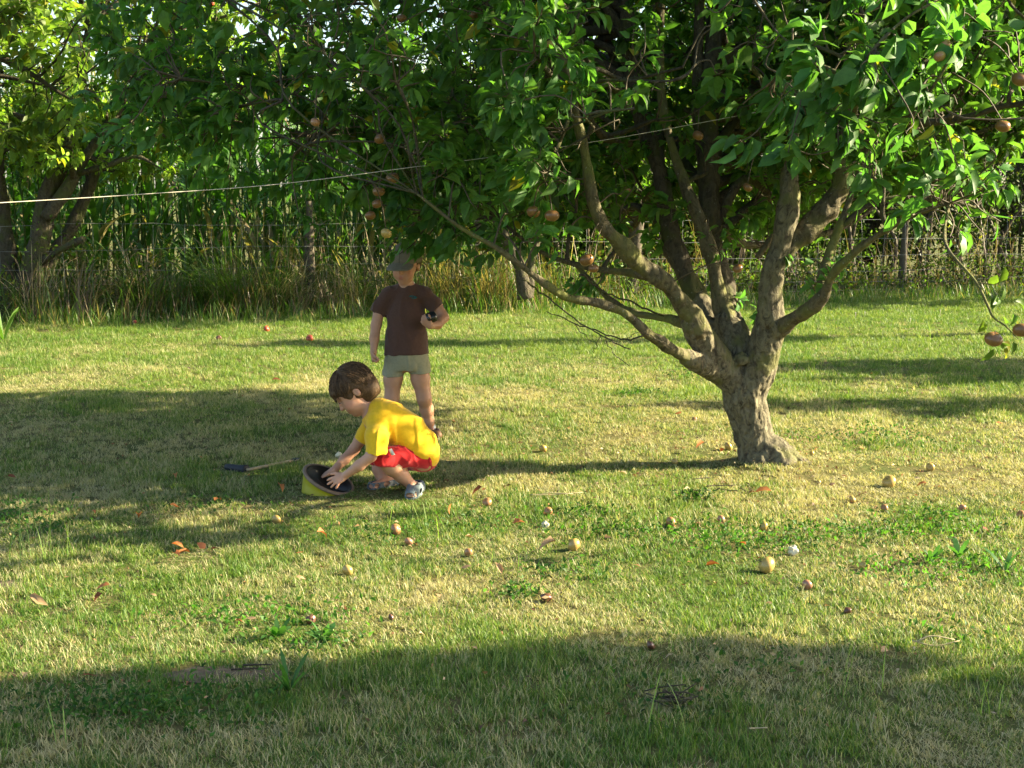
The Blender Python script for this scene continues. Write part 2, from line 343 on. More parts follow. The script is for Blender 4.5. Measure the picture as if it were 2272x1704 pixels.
def head(S, C, R, sc=1.0):
    H = lambda *v: C+R@(A(v)*sc); E = lambda c, r, k=.01, sub=False: S.ell(H(*c), R, A(r)*sc, k*sc, sub)
    E((-.012, 0, .03), (.092, .074, .082)); E((.03, 0, -.02), (.056, .058, .075), .03); E((.045, 0, -.062), (.034, .04, .032), .03)
    E((.062, 0, -.082), (.016, .02, .015), .02)
    for s in (1, -1):
        E((.056, s*.034, -.04), (.024, .022, .026), .02); E((.083, s*.03, .006), (.012, .016, .011), .012, True)
        E((-.008, s*.073, -.014), (.015, .009, .024), .005); E((.0, s*.083, -.012), (.009, .006, .015), .004, True)
    S.cone(H(.082, 0, .008), H(.098, 0, -.022), .008*sc, .0095*sc, .012*sc)
    for s in (1, -1): S.cone(H(.092, s*.007, -.024), H(.088, s*.009, -.024), .006*sc, .006*sc, .006*sc)
    S.cone(H(.083, -.016, -.048), H(.083, .016, -.048), .0058*sc, .0058*sc, .006*sc); S.cone(H(.0835, -.011, -.058), H(.0835, .011, -.058), .0065*sc, .0065*sc, .006*sc)
    S.cone(H(.1, -.022, -.053), H(.088, .022, -.053), .0016*sc, .0016*sc, .003*sc, True); return H
# ================================================================ ground
def make_ground():
    def axis(a, b, fine, far, step):
        xs = list(np.arange(a, b+1e-6, step)); d = step
        while xs[-1] < far: d *= 1.35; xs.append(xs[-1]+d)
        d = step; lo = [xs[0]]
        while lo[-1] > -far: d *= 1.35; lo.append(lo[-1]-d)
        return np.array(lo[:0:-1]+xs)
    xs = axis(-7, 8, 0, 900, .09); ys = axis(1, 20, 0, 1200, .09); X, Y = np.meshgrid(xs, ys, indexing='ij'); V = np.stack([X, Y, gh(X, Y)], -1).reshape(-1, 3)
    i = np.arange(len(xs)-1)[:, None]*len(ys); j = np.arange(len(ys)-1)[None]; Fq = np.stack([i+j, i+len(ys)+j, i+len(ys)+j+1, i+j+1], -1).reshape(-1, 4)
    m, nt, out = newmat('soil'); p = nt.nodes.new('ShaderNodeBsdfPrincipled'); p.inputs['Roughness'].default_value = 1; p.inputs['Specular IOR Level'].default_value = .1
    n1 = tex(nt, 1.2, 5); n2 = tex(nt, 45, 5, .7); n3 = tex(nt, 150, 3)
    a = mixc(nt, ramp(nt, n2.outputs[0], .35, .65), (.075, .085, .022), (.17, .13, .06)); b = mixc(nt, ramp(nt, n3.outputs[0], .35, .65), (.05, .085, .015), (.12, .12, .04))
    nt.links.new(mixc(nt, ramp(nt, n1.outputs[0], .4, .6), a, b), p.inputs['Base Color']); nt.links.new(bump(nt, n2.outputs[0], .8, .02), p.inputs['Normal']); nt.links.new(p.outputs[0], out.inputs[0])
    g = link('ground', mesh('ground', V, Fq), m); tag(g, kind='structure')
make_ground()

# dryness of the turf (0 green .. 1 straw): patches with a shape of their own
BARE = [(GD(500, 1470), .20, .08), (GD(15, 1268), .10, .05)]
def dryness(x, y):
    b = np.interp(y, [3, 4.2, 5, 5.6, 6.3, 7.5, 9, 10.5, 12, 14], [.40, .36, .34, .32, .47, .60, .56, .36, .14, -.05])
    b = b+np.where((x > 1.2) & (y > 8.5), -.22, 0)+np.where((x > 1.3) & (x < 2.6) & (y > 6) & (y < 7.3), .18, 0)
    b = b + .20*np.exp(-((x-1.9)**2/.5+(y-6.75)**2/.12))
    return np.clip(b+(fbm2(x*1.5+3, y*1.5+8, 3)-.5)*1.2+(vn2(x*7, y*5)-.5)*.6+(vn2(x*19, y*14)-.5)*.35, 0, 1)
def make_grass():
    m, nt, out = newmat('grass_blade'); at = nd(nt, 'ShaderNodeAttribute', attribute_name='col'); dr = nd(nt, 'ShaderNodeAttribute', attribute_name='dry'); dr.attribute_type = 'INSTANCER'
    hu = nd(nt, 'ShaderNodeAttribute', attribute_name='hue'); hu.attribute_type = 'INSTANCER'
    sep = nt.nodes.new('ShaderNodeSeparateColor'); nt.links.new(at.outputs[0], sep.inputs[0])
    mt = nt.nodes.new('ShaderNodeMath'); mt.operation = 'SUBTRACT'; nt.links.new(dr.outputs['Fac'], mt.inputs[0]); nt.links.new(sep.outputs[0], mt.inputs[1])
    g = mixc(nt, hu.outputs['Fac'], (.11, .215, .018), (.26, .35, .045)); g = mixc(nt, sep.outputs[1], g, (.05, .13, .02))
    s = mixc(nt, sep.outputs[1], (.52, .47, .27), (.38, .33, .17))
    c = mixc(nt, ramp(nt, mt.outputs[0], -.24, .26), g, s)
    p = nt.nodes.new('ShaderNodeBsdfPrincipled'); p.inputs['Roughness'].default_value = .5; p.inputs['Specular IOR Level'].default_value = .35
    nt.links.new(c, p.inputs['Base Color']); t = nt.nodes.new('ShaderNodeBsdfTranslucent'); nt.links.new(mixc(nt, 1, c, (1.25, 1.25, .7), 'MULTIPLY'), t.inputs[0])
    mx = nt.nodes.new('ShaderNodeMixShader'); mx.inputs[0].default_value = .42; nt.links.new(p.outputs[0], mx.inputs[1]); nt.links.new(t.outputs[0], mx.inputs[2]); nt.links.new(mx.outputs[0], out.inputs[0])
    M['grass'] = m
    src = bpy.data.collections.new('turf_tufts')          # not linked to the scene
    for k in range(8):
        n = 26 if k < 6 else 12; r = .028*np.sqrt(rng.random(n)); a = rng.random(n)*6.28; P = np.stack([r*np.cos(a), r*np.sin(a), -np.full(n, .004)], 1)
        L = rng.uniform(.014, .040, n)*(1 if k < 6 else 2.0); V, q = blades(P, rng.random(n)*6.28, L, rng.uniform(.0016, .0036, n), rng.uniform(0, .55, n), rng.uniform(.1, 1.3, n), 3)
        c = np.repeat(np.stack([rng.random(n), rng.random(n), rng.random(n)], 1), 8, 0)
        me = mesh('turf_tuft', V, q, True, c); me.materials.append(m); o = bpy.data.objects.new('turf_tuft_%d' % k, me); src.objects.link(o)
    pts = []
    for y0, y1, den in ((2.6, 3.6, 1400), (3.6, 5, 1200), (5, 7, 900), (7, 10, 520), (10, 13, 360), (13, 17.0, 240), (17, 19.8, 200)):
        wd = .375*y1+.55; n = int(den*2*wd*(y1-y0)); pts.append(np.stack([rng.uniform(-wd, wd, n), rng.uniform(y0, y1, n)], 1))
    P = np.concatenate(pts); x, y = P.T; keep = np.ones(len(P), bool)
    for c, rx, ry in BARE: keep &= ((x-c[0])/rx)**2+((y-c[1])/ry)**2 + (vn2(x*11, y*11)-.5)*1.1 > rng.random(len(P))*1.35
    rr = ((x-1.27)**2+((y-6.96))**2)**.5; keep &= rr > .13
    keep &= ~(((x-2.0)/.62)**2+((y-6.78)/.2)**2 < rng.random(len(P))*.9)
    for c, r in PRESS:
        if r > .16: keep &= ((x-c[0])**2+(y-c[1])**2 > (r*.6)**2)
    keep &= y < yb(x)+.3
    P = P[keep]; x, y = P.T; n = len(P); dry = dryness(x, y); dry = np.clip(dry, .03, .93)
    tall = fbm2(x*2.3+50, y*2.3, 2)
    near = np.interp(y, [3, 8, 14, 17], [1.0, 1.15, 1.5, 1.8])
    sc = (0.54+.8*np.clip(tall-.25, 0, 1))*near*(1.12-.45*dry)*rng.uniform(.75, 1.3, n)
    me = bpy.data.meshes.new('turf_points'); me.vertices.add(n); me.vertices.foreach_set('co', np.stack([x, y, gh(x, y)], 1).astype(np.float32).ravel())
    def at_(nm, ty, v, key='value'):
        a = me.attributes.new(nm, ty, 'POINT'); a.data.foreach_set(key, np.ascontiguousarray(v).ravel())
    at_('dry', 'FLOAT', dry.astype(np.float32)); at_('hue', 'FLOAT', np.clip(fbm2(x*.9, y*.9+30, 3)*1.4-.2+rng.normal(0, .12, n), 0, 1).astype(np.float32))
    at_('idx', 'INT', np.where(rng.random(n) < .035, rng.integers(6, 8, n), rng.integers(0, 6, n)).astype(np.int32))
    at_('rot', 'FLOAT_VECTOR', np.stack([rng.normal(0, .12, n), rng.normal(0, .12, n), rng.random(n)*6.28], 1).astype(np.float32), 'vector')
    for c, r in PRESS: d2 = ((x-c[0])**2+((y-c[1])*.8)**2)/(r*r); sc = sc*(1-.62*np.exp(-d2**2*.5))
    hz = np.maximum(sc, .22); at_('scl', 'FLOAT_VECTOR', np.stack([near*1.05+0*sc, near*1.05+0*sc, hz], 1).astype(np.float32), 'vector')
    me.materials.append(m)
    o = bpy.data.objects.new('grass', me); COL.objects.link(o); tag(o, 'short mown lawn grass, part green and part dried to straw', 'grass', kind='stuff')
    ng = bpy.data.node_groups.new('turf', 'GeometryNodeTree'); ng.interface.new_socket('Geometry', in_out='INPUT', socket_type='NodeSocketGeometry'); ng.interface.new_socket('Geometry', in_out='OUTPUT', socket_type='NodeSocketGeometry')
    gi = ng.nodes.new('NodeGroupInput'); go = ng.nodes.new('NodeGroupOutput'); mp = ng.nodes.new('GeometryNodeMeshToPoints'); ip = ng.nodes.new('GeometryNodeInstanceOnPoints'); ci = ng.nodes.new('GeometryNodeCollectionInfo')
    ci.inputs['Collection'].default_value = src; ci.inputs['Separate Children'].default_value = True; ci.inputs['Reset Children'].default_value = True; ip.inputs['Pick Instance'].default_value = True
    L = ng.links; L.new(gi.outputs[0], mp.inputs[0]); L.new(mp.outputs[0], ip.inputs['Points']); L.new(ci.outputs[0], ip.inputs['Instance'])
    for nm, ty, s in (('idx', 'INT', 'Instance Index'), ('rot', 'FLOAT_VECTOR', 'Rotation'), ('scl', 'FLOAT_VECTOR', 'Scale')):
        na = ng.nodes.new('GeometryNodeInputNamedAttribute'); na.data_type = ty; na.inputs[0].default_value = nm; L.new([q for q in na.outputs if q.enabled and q.name == 'Attribute'][0], ip.inputs[s])
    L.new(ip.outputs[0], go.inputs[0]); md = o.modifiers.new('turf', 'NODES'); md.node_group = ng

M['earth'] = surf('dry_earth', (.15, .12, .075), (.09, .07, .045), 40, .95, .6, .01, .1)
for c, rx, ry in BARE:
    rr = np.concatenate([[0], np.linspace(.15, 1, 9)]); a = np.linspace(0, 6.2832, 40, endpoint=False); wob = .8+.35*vn2(np.cos(a)*2+5, np.sin(a)*2+5)
    X = c[0]+rr[:, None]*np.cos(a)*rx*wob; Y = c[1]+rr[:, None]*np.sin(a)*ry*wob; V = np.stack([X, Y, gh(X, Y)+.006*(1.6-rr[:, None])], -1).reshape(-1, 3); i = np.arange(9)[:, None]*40; j = np.arange(40)[None]
    tag(link('bare_earth', mesh('bare_earth', V, np.stack([i+j, i+40+j, i+40+(j+1) % 40, i+(j+1) % 40], -1).reshape(-1, 4)), M['earth']), kind='structure')

# ================================================================ trees
def limb(pts, n=7):
    """pts: (point, radius) -> dense polyline"""
    Q = spline(np.array([[*p, r] for p, r in pts]), n); return Q[:, :3], np.maximum(Q[:, 3], .002)
def twig_leaves(ends, size, n_per, colfn, simple=False, hang=.25, start=.15):
    """ends: list of (P polyline (k,3)). leaves spiral along each twig, rosette at its end"""
    PP, DD, NN = [], [], []
    for P in ends:
        n = max(2, int(n_per*rng.uniform(.7, 1.3))); t = np.clip(start+(1-start)*rng.random(n)**.75, 0, 1)*(len(P)-1.001); i = t.astype(int); f = (t-i)[:, None]
        c = P[i]*(1-f)+P[i+1]*f; T = nrm(P[i+1]-P[i]); a = rng.random(n)*6.28; r = rng.normal(0, 1, (n, 3)); r = nrm(r-T*np.sum(r*T, 1, keepdims=True))
        d = nrm(T*rng.uniform(.2, .9, (n, 1))+r*.9+A([0, 0, -hang])); nn = nrm(A([0, 0, 1.])+rng.normal(0, .42, (n, 3))+A([SX, SY, SZ])*.35)
        PP.append(c+d*.02); DD.append(d); NN.append(nn)
    PP = np.concatenate(PP); DD = np.concatenate(DD); NN = np.concatenate(NN); return PP, DD, NN
def leafcol(P, base, var=.25, yel=.06, clump=1.3):
    n = len(P); b = 1+(fb3(P, clump, 2)*1.0)[:, None]*.7+rng.normal(0, var, (n, 1)); c = A(base)*np.clip(b, .4, 1.8)
    c = c*A([1, 1, 1])+0; k = rng.random(n); c[:, 0] *= 1+rng.random(n)*.35
    c[k < yel] = A([.26, .25, .03])*rng.uniform(.6, 1.1, ((k < yel).sum(), 1)); return c
def grow(limbs, targets, r0, rtip, sag=.0, jit=.12, nspan=5, bias=.35):
    """one branch from the nearest point of the limbs to each target; returns polylines with radii"""
    S = np.concatenate([P for P, r in limbs]); R = np.concatenate([r for P, r in limbs]); out = []
    for T in targets:
        d = np.linalg.norm(S-T, axis=1)+bias*np.maximum(S[:, 2]-T[2]+.1, 0)*2+rng.random(len(S))*.08; k = int(np.argmin(d)); s = S[k]; L = np.linalg.norm(T-s)
        if L < .04: continue
        m1 = s+(T-s)*.35+rng.normal(0, jit, 3)*L+A([0, 0, .10*L]); m2 = s+(T-s)*.7+rng.normal(0, jit, 3)*L+A([0, 0, .06*L-sag*L])
        ra = min(r0*min(1.3, .5+L), R[k]*.75); out.append(limb([(s, ra), (m1, ra*.75+rtip*.25), (m2, ra*.45+rtip*.55), (T, rtip)], nspan))
    return out
def tubes(mb, segs, sides=5, rough=0.0, freq=14):
    for P, r in segs: V, Fs = tube(P, r, sides, rough, False, freq); mb.add(V, Fs)

# ---- the apple tree in the middle of the picture
Y0 = 6.96; PXR = KS/1.887/2/F           # radius of a 1-px wide limb of crop R4/R5 per metre of distance
def L5(pts): return [(R5(x, y, Y), w_*.91*PXR*Y) for x, y, Y, w_ in pts]
def L4(pts): return [(R4(x, y, Y), w_*.91*PXR*Y) for x, y, Y, w_ in pts]
def ext(l, *more): return l+[(l[-1][0]+A(d), r) for d, r in more]
LIMBS = dict(
 A=L5([(985, 930, 6.93, 125), (930, 850, 6.88, 118), (850, 735, 6.78, 104), (755, 580, 6.68, 100), (690, 505, 6.62, 84), (610, 445, 6.58, 78), (520, 360, 6.5, 70), (440, 260, 6.45, 62), (395, 120, 6.42, 52), (370, -40, 6.4, 44), (300, -330, 6.3, 32), (250, -700, 6.2, 18)]),
 B=L5([(930, 900, 6.90, 80), (860, 865, 6.78, 74), (760, 815, 6.65, 62), (640, 740, 6.52, 52), (560, 665, 6.45, 46), (440, 612, 6.38, 40), (300, 585, 6.3, 36), (190, 515, 6.22, 34), (90, 440, 6.15, 30), (-10, 370, 6.1, 27), (-150, 290, 6.05, 20), (-330, 150, 6.0, 12)]),
 B2=L5([(800, 695, 6.78, 46), (720, 672, 6.85, 40), (600, 655, 6.95, 36), (500, 610, 7.05, 32), (400, 520, 7.15, 26), (330, 440, 7.25, 18)]),
 B3=L5([(740, 560, 6.72, 50), (640, 500, 6.75, 44), (540, 480, 6.85, 38), (420, 465, 6.95, 28), (200, 400, 7.1, 20), (0, 250, 7.2, 12)]),
 C1=L5([(1030, 850, 6.98, 130), (1000, 740, 7.02, 118), (950, 640, 7.05, 90), (925, 500, 7.08, 70), (890, 370, 7.1, 66), (850, 250, 7.12, 60), (790, 110, 7.16, 52), (735, -60, 7.2, 44), (690, -300, 7.25, 36), (700, -700, 7.3, 26), (730, -1000, 7.35, 14)]),
 C2=L5([(980, 840, 7.02, 110), (900, 690, 7.15, 96), (830, 560, 7.25, 92), (770, 430, 7.32, 92), (720, 260, 7.4, 88), (690, 60, 7.45, 84), (640, -90, 7.5, 80), (590, -260, 7.52, 76), (560, -480, 7.55, 66), (545, -720, 7.6, 54), (500, -1100, 7.7, 30)]),
 C3=L5([(1045, 830, 7.05, 100), (980, 690, 7.2, 96), (950, 520, 7.3, 88), (905, 330, 7.38, 86), (890, 120, 7.42, 88), (890, -100, 7.46, 84), (895, -300, 7.5, 80), (915, -560, 7.6, 70), (930, -900, 7.7, 44), (960, -1200, 7.8, 20)]),
 C4=L4([(870, 700, 7.5, 60), (845, 450, 7.5, 56), (850, 150, 7.55, 50), (860, -150, 7.6, 38), (900, -500, 7.65, 16)]),
 Dm=L5([(1080, 950, 6.95, 150), (1115, 830, 6.92, 140), (1150, 700, 6.88, 122), (1150, 570, 6.86, 112), (1165, 450, 6.84, 106), (1200, 330, 6.84, 96), (1225, 170, 6.86, 84), (1240, 20, 6.88, 70), (1245, -90, 6.9, 54), (1235, -150, 6.92, 40)]),
 E=L5([(1180, 430, 6.86, 90), (1250, 350, 6.88, 100), (1330, 290, 6.9, 98), (1400, 190, 6.95, 90), (1445, 70, 6.98, 80), (1460, -60, 7.0, 72), (1490, -250, 7.05, 56), (1560, -500, 7.1, 40), (1640, -900, 7.1, 18)]),
 Fl=L5([(1130, 745, 6.9, 56), (1180, 722, 6.85, 62), (1230, 690, 6.78, 70), (1310, 640, 6.68, 66), (1375, 575, 6.6, 58), (1410, 490, 6.52, 44), (1500, 400, 6.42, 40), (1590, 330, 6.34, 36), (1680, 275, 6.26, 28), (1780, 230, 6.15, 22), (1900, 190, 6.0, 14)]),
 Gl=L5([(1370, 590, 6.62, 34), (1365, 500, 6.68, 36), (1390, 420, 6.72, 38), (1430, 310, 6.76, 38), (1470, 210, 6.8, 34), (1520, 60, 6.85, 26), (1600, -150, 6.9, 16)]),
 Rl=L4([(1475, 560, 7.0, 50), (1590, 520, 6.8, 40), (1720, 518, 6.6, 34), (1900, 505, 6.45, 32), (2010, 480, 6.35, 32), (2120, 445, 6.25, 30), (2230, 425, 6.15, 26), (2400, 330, 6.0, 16)]),
 Hl=L5([(1090, 420, 7.0, 22), (1130, 370, 7.0, 20), (1160, 320, 7.0, 16)]),
 Il=L4([(520, 390, 7.4, 40), (460, 340, 7.2, 44), (400, 300, 7.05, 40)]),
 Jl=L4([(560, 600, 7.4, 40), (440, 560, 7.0, 34), (330, 400, 6.5, 30), (220, 300, 6.0, 24), (160, 220, 5.7, 14)]),
 Kl=L4([(1470, 600, 6.98, 56), (1500, 480, 6.4, 34), (1520, 360, 5.8, 26), (1560, 240, 5.35, 18), (1700, 90, 5.3, 13), (1850, 0, 5.4, 9)]),
 Kl2=L4([(1590, 520, 6.8, 36), (1600, 560, 6.2, 26), (1540, 560, 5.7, 20), (1420, 480, 5.4, 14), (1250, 390, 5.4, 8)]),
 Kl3=L4([(1720, 518, 6.6, 30), (1760, 470, 6.0, 22), (1800, 410, 5.5, 16), (1900, 250, 5.4, 12), (1960, 120, 5.5, 8)]),
 Jl2=L4([(330, 400, 6.5, 26), (290, 540, 6.1, 16), (240, 660, 5.95, 12), (205, 760, 5.95, 7)]),
)
LM = {k: limb(v) for k, v in LIMBS.items()}
tree = empty('apple_tree', (1.27, 6.96, 0), 'old apple tree with forked lichened trunk right of the two boys', 'tree')
def make_trunk():
    S = SDF((.75, 6.5, -.12), (2.0, 7.4, 1.05), .0085)
    r = lambda w_: w_/4.1475*KS/2/F*Y0
    pts = [(780, 1440, 205*2*.98), (765, 1330, 370), (735, 1180, 345), (705, 1040, 350), (675, 900, 375), (640, 780, 400), (615, 690, 400)]
    P = [(TB(x, y, 6.96), r(w_*.92)) for x, y, w_ in pts]; S.chain(P, .03)
    for k in ('A', 'B', 'C1', 'C2', 'C3', 'Dm', 'Fl'):
        Q, rr = LM[k]; n = 17 if k in ('A', 'Dm') else 13; S.chain([(Q[i], rr[i]) for i in range(n)], .024)
    S.chain([(TB(615, 690, 6.94), r(320)), (TB(540, 580, 6.93), r(200))], .04)
    b = A([1.29, 6.96, .0])
    for a, L, rz in ((0, .24, .045), (-.5, .3, .045), (.7, .2, .04), (2.2, .15, .04), (3.4, .13, .035), (4.4, .2, .04), (5.2, .22, .045)):
        d = A([math.cos(a), math.sin(a), 0]); S.cone(b+d*.05+A([0, 0, .06]), b+d*L+A([0, 0, -.01]), rz+.02, .02, .06)
    S.ell(TB(600, 400, 6.86), np.eye(3), (.035, .03, .03), .02); S.ell(TB(590, 400, 6.825), np.eye(3), (.016, .012, .013), .01, True)
    S.ell(TB(935, 120, 6.82), np.eye(3), (.03, .03, .045), .02)
    def disp(V, Fq):
        N = vnormals(V, Fq); w_ = np.clip((1.25-V[:, 2])/1.1, .35, 1); q = V*A([1, 1, .38])
        ridg = 1-np.abs(fb3(q, 17, 3))*4; crk = np.minimum(np.abs(fb3(q, 24, 2)), .06)/.06; return V+N*((fb3(V*A([1, 1, .5]), 6, 2)*.020+ridg*.006+(crk-1)*.011+fb3(q, 60, 2)*.008)*w_)[:, None]
    S.build('trunk', M['bark'], tree, None, disp)
make_trunk()
for k, (P, r) in LM.items():
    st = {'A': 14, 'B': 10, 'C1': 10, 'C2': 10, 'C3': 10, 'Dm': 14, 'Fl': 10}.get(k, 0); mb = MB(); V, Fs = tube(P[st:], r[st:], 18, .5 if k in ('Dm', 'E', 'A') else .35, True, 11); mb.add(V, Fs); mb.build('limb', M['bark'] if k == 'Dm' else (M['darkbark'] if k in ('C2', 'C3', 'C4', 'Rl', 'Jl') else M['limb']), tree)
LX = [0, 150, 250, 350, 500, 600, 700, 800, 900, 1000, 1100, 1180, 1250, 1350, 1400, 1480, 1600, 1700, 1740, 1850, 1950, 2060, 2130, 2180, 2300]
LY = [200, 250, 330, 390, 340, 330, 420, 540, 545, 540, 560, 600, 650, 610, 520, 500, 560, 600, 620, 560, 520, 560, 480, 330, 280]
LYF = [200, 250, 330, 390, 340, 330, 420, 500, 490, 480, 500, 540, 560, 470, 330, 270, 260, 280, 330, 420, 500, 540, 460, 330, 280]
def in_crown(P):
    P = np.atleast_2d(P); e = lambda c, r: (((P-A(c))/A(r))**2).sum(1) < 1
    m = e((.95, 7.05, 2.6), (1.95, 1.75, 1.5))|e((-.65, 7.4, 2.35), (1.55, 1.35, 1.25))|e((2.15, 6.35, 2.1), (1.0, 1.1, 1.0))|e((.3, 6.1, 2.5), (1.5, .9, 1.1))|e((1.7, 8.5, 2.35), (1.9, 1.7, 1.2))|e((.1, 8.6, 2.3), (1.6, 1.5, 1.15))
    x, y = projD(P); lim = np.where(P[:, 1] < 6.75, np.interp(x, LX, LYF), np.interp(x, LX, LY)); return m & (y < lim-8) & (P[:, 2] > 1.0)
def sample_crown(n, f=in_crown, lo=(-2.3, 5.2, 1.0), hi=(3.7, 10.2, 4.15)):
    out = []
    while sum(map(len, out)) < n:
        P = rng.uniform(lo, hi, (n*3, 3)); out.append(P[f(P)])
    return np.concatenate(out)[:n]
def sunkeep(P):
    """light pruned out where the evening sun comes through on to the lawn and the boys"""
    t = P[:, 2]/SZ; gx = P[:, 0]-SX*t; gy = P[:, 1]-SY*t; p = np.ones(len(P))
    # line of sun that ends on the crouching boy (z .35) and on the main trunk
    for c, r, pr in (((-.45, 6.3, .42), .26, .10), ((1.33, 6.9, .3), .34, .12), ((.9, 6.75, .9), .25, .35), ((1.45, 5.3, 1.75), .5, .3), ((-2.75, 8.2, 1.95), .45, .12), (tuple(D(1190, 380, 5.9)), .16, .1), (tuple(D(560, 275, 6.9)), .30, .10), (tuple(D(720, 360, 7.0)), .22, .2)):
        v = P-A(c); s = v@A([SX, SY, SZ]); dd = np.linalg.norm(v-s[:, None]*A([SX, SY, SZ]), axis=1); p = np.where((dd < r) & (s > (.55 if r == .5 else 0)), pr, p)
    hw = .37*gy+.25; vis = np.abs(gx) < hw
    lit = vis & (((gy < 6.15) & (gy > 4.4)) | ((gy > 10.1) & (gy < 13.2)) | ((gx > -.55) & (gx < 1.1) & (gy > 6.9)) | ((gx > -.3) & (gy < 6.7) & (gy > 5)))
    p = np.where(lit & (P[:, 2] > .9), np.minimum(p, .16+.5*(fbm2(gx*1.2, gy*2.2, 2) > .62)), p)
    cx, cy = projD(P); p = np.where((cx > 815) & (cx < 930) & (cy > 545) & (P[:, 1] < 7.8), .3, p)
    return rng.random(len(P)) < p
main_limbs = list(LM.values())
left = lambda P: in_crown(P) & (P[:, 0] < .35)
sec = grow(main_limbs, sample_crown(210), .022, .006)
tw_t = np.concatenate([sample_crown(1500), sample_crown(750, left, (-2.3, 5.2, 1.0), (.4, 9.9, 4.1)), sample_crown(650, in_crown, (.2, 7.2, 1.2), (3.7, 10.1, 3.7)), sample_crown(620, in_crown, (1.5, 6.4, 1.5), (3.7, 8.7, 3.3))]); tw = grow([(P[8:], r[8:]) if len(P) > 20 else (P, r) for P, r in main_limbs]+sec, tw_t, .006, .0016, .1, .16, 3, .2)
mb = MB(); tubes(mb, sec, 7, .3); tag(mb.build('branch', M['darkbark'], tree), kind='stuff')
TWM = MB(); tubes(TWM, tw, 4); SH = []
ends = [P[-int(len(P)*.75):] for P, r in tw if len(P) > 3]
PP, DD, NN = twig_leaves(ends, .07, 26, None)
px, py = projD(PP); dens = np.ones(len(PP))
dens = np.where((px > 1330) & (px < 1960) & (py > 230) & (py < 640) & (PP[:, 1] < 7.2), np.where(py < 380, .55, .25), dens)
dens = np.where((px > 1200) & (px < 1700) & (py < 230) & (PP[:, 1] < 6.9), .45, dens); dens = np.where((px < 900), .85, dens); dens = np.where((px > 330) & (px < 1050) & (py < 95), .42, dens)
hi_t = sample_crown(620, lambda P: ((((P-A([1.5, 7.3, 3.75]))/A([2.3, 1.9, 1.35]))**2).sum(1) < 1) & (P[:, 2] > 2.75), (-1, 5.4, 2.7), (4, 9.3, 5.1))
hi = grow(sec+[(P[20:], r[20:]) for P, r in main_limbs if len(P) > 30], hi_t, .012, .002, .05, .15, 3, .1); tubes(TWM, hi, 4)
P_, D_, N_ = twig_leaves([p[-int(len(p)*.6):] for p, r in hi if len(p) > 3], .08, 20, None); PP = np.concatenate([PP, P_]); DD = np.concatenate([DD, D_]); NN = np.concatenate([NN, N_]); dens = np.concatenate([dens, np.ones(len(P_))])
kp = (rng.random(len(PP)) < dens) & sunkeep(PP) & (PP[:, 2] > 1.0); PP, DD, NN = PP[kp], DD[kp], NN[kp]
V, Fs, C = leaf_mesh(PP, DD, NN, rng.uniform(.038, .092, len(PP)), leafcol(PP, (.066, .165, .03), .24, .025)); mb = MB(); mb.add(V, Fs, C)
# big-leaved shoots at the front of the crown

def spray(cx, cy, Y, rad, n, big=.10, nl=13):
    c = D(cx, cy, Y); T = c+rng.normal(0, 1, (n, 3))*A([rad, rad*.8, rad*.75]); g = grow(main_limbs+sec, T, .0055, .002, .05, .1, 4, .0); tb = MB(); tubes(tb, g, 5); SH.append(tb)
    P, Dd, N = twig_leaves([p[-int(len(p)*.45)-2:] for p, r in g if len(p) > 3], .1, nl, None, hang=.35, start=.1)
    N = nrm(N+A([.55, -.25, .1])); kk = sunkeep(P); P, Dd, N = P[kk], Dd[kk], N[kk]
    V, Fs, C = leaf_mesh(P, Dd, N, rng.uniform(big*.6, big*1.1, len(P)), leafcol(P, (.068, .18, .042), .15, .01)); mb.add(V, Fs, C)
for a in ((1880, 130, 5.2, .16, 9), (1760, 190, 5.3, .14, 7), (1990, 230, 5.3, .16, 8), (1870, 290, 5.3, .15, 7), (2070, 100, 5.5, .16, 7), (1700, 210, 5.5, .08, 3), (1840, 340, 5.35, .07, 3), (1960, 40, 5.4, .14, 6),
          (1180, 355, 5.9, .06, 4), (1215, 400, 5.9, .05, 3), (1150, 400, 6.0, .06, 3), (1190, 95, 5.8, .12, 6), (1150, 200, 5.9, .14, 6), (1200, 280, 6.0, .1, 4), (2030, 380, 5.8, .16, 7), (2090, 330, 5.9, .12, 5), (1960, 470, 6.0, .12, 5), (2060, 470, 6.1, .1, 4), (1130, 270, 5.9, .1, 4), (1240, 480, 6.1, .06, 2), (1705, 255, 6.2, .1, 5), (1760, 300, 6.1, .08, 4), (1650, 215, 6.2, .1, 4), (1900, 420, 6.2, .12, 4), (1800, 400, 6.4, .08, 3)): spray(*a)
for a in ((480, 250, 6.9), (560, 265, 6.8), (640, 235, 6.8), (350, 300, 7.0), (440, 335, 7.0), (700, 325, 7.0), (780, 400, 6.9), (760, 340, 7.0), (910, 420, 6.9), (980, 470, 6.9), (1060, 500, 6.8), (560, 350, 7.1), (650, 370, 7.1), (300, 240, 7.1), (1020, 400, 6.7)): spray(a[0], a[1], a[2], .15, 6, .085, 15)
for a in ((862, 512, 6.9), (835, 540, 6.9), (905, 500, 6.9)): spray(a[0], a[1], a[2], .04, 2, .08, 10)
for cx, cy, Y in ((1770, 600, 6.6), (1810, 590, 6.6), (1700, 545, 6.8), (1640, 690, 7.0), (1250, 640, 6.9), (1320, 590, 7.0), (1545, 520, 6.9), (1580, 640, 7.2)): spray(cx, cy, Y, .06, 3, .06, 12)
mb.build('crown', M['leaf'], tree)
for q in SH: TWM.add(np.concatenate(q.V), [np.concatenate(v) for v in q.F.values()])
tag(TWM.build('twig', M['twig'], tree), kind='stuff')

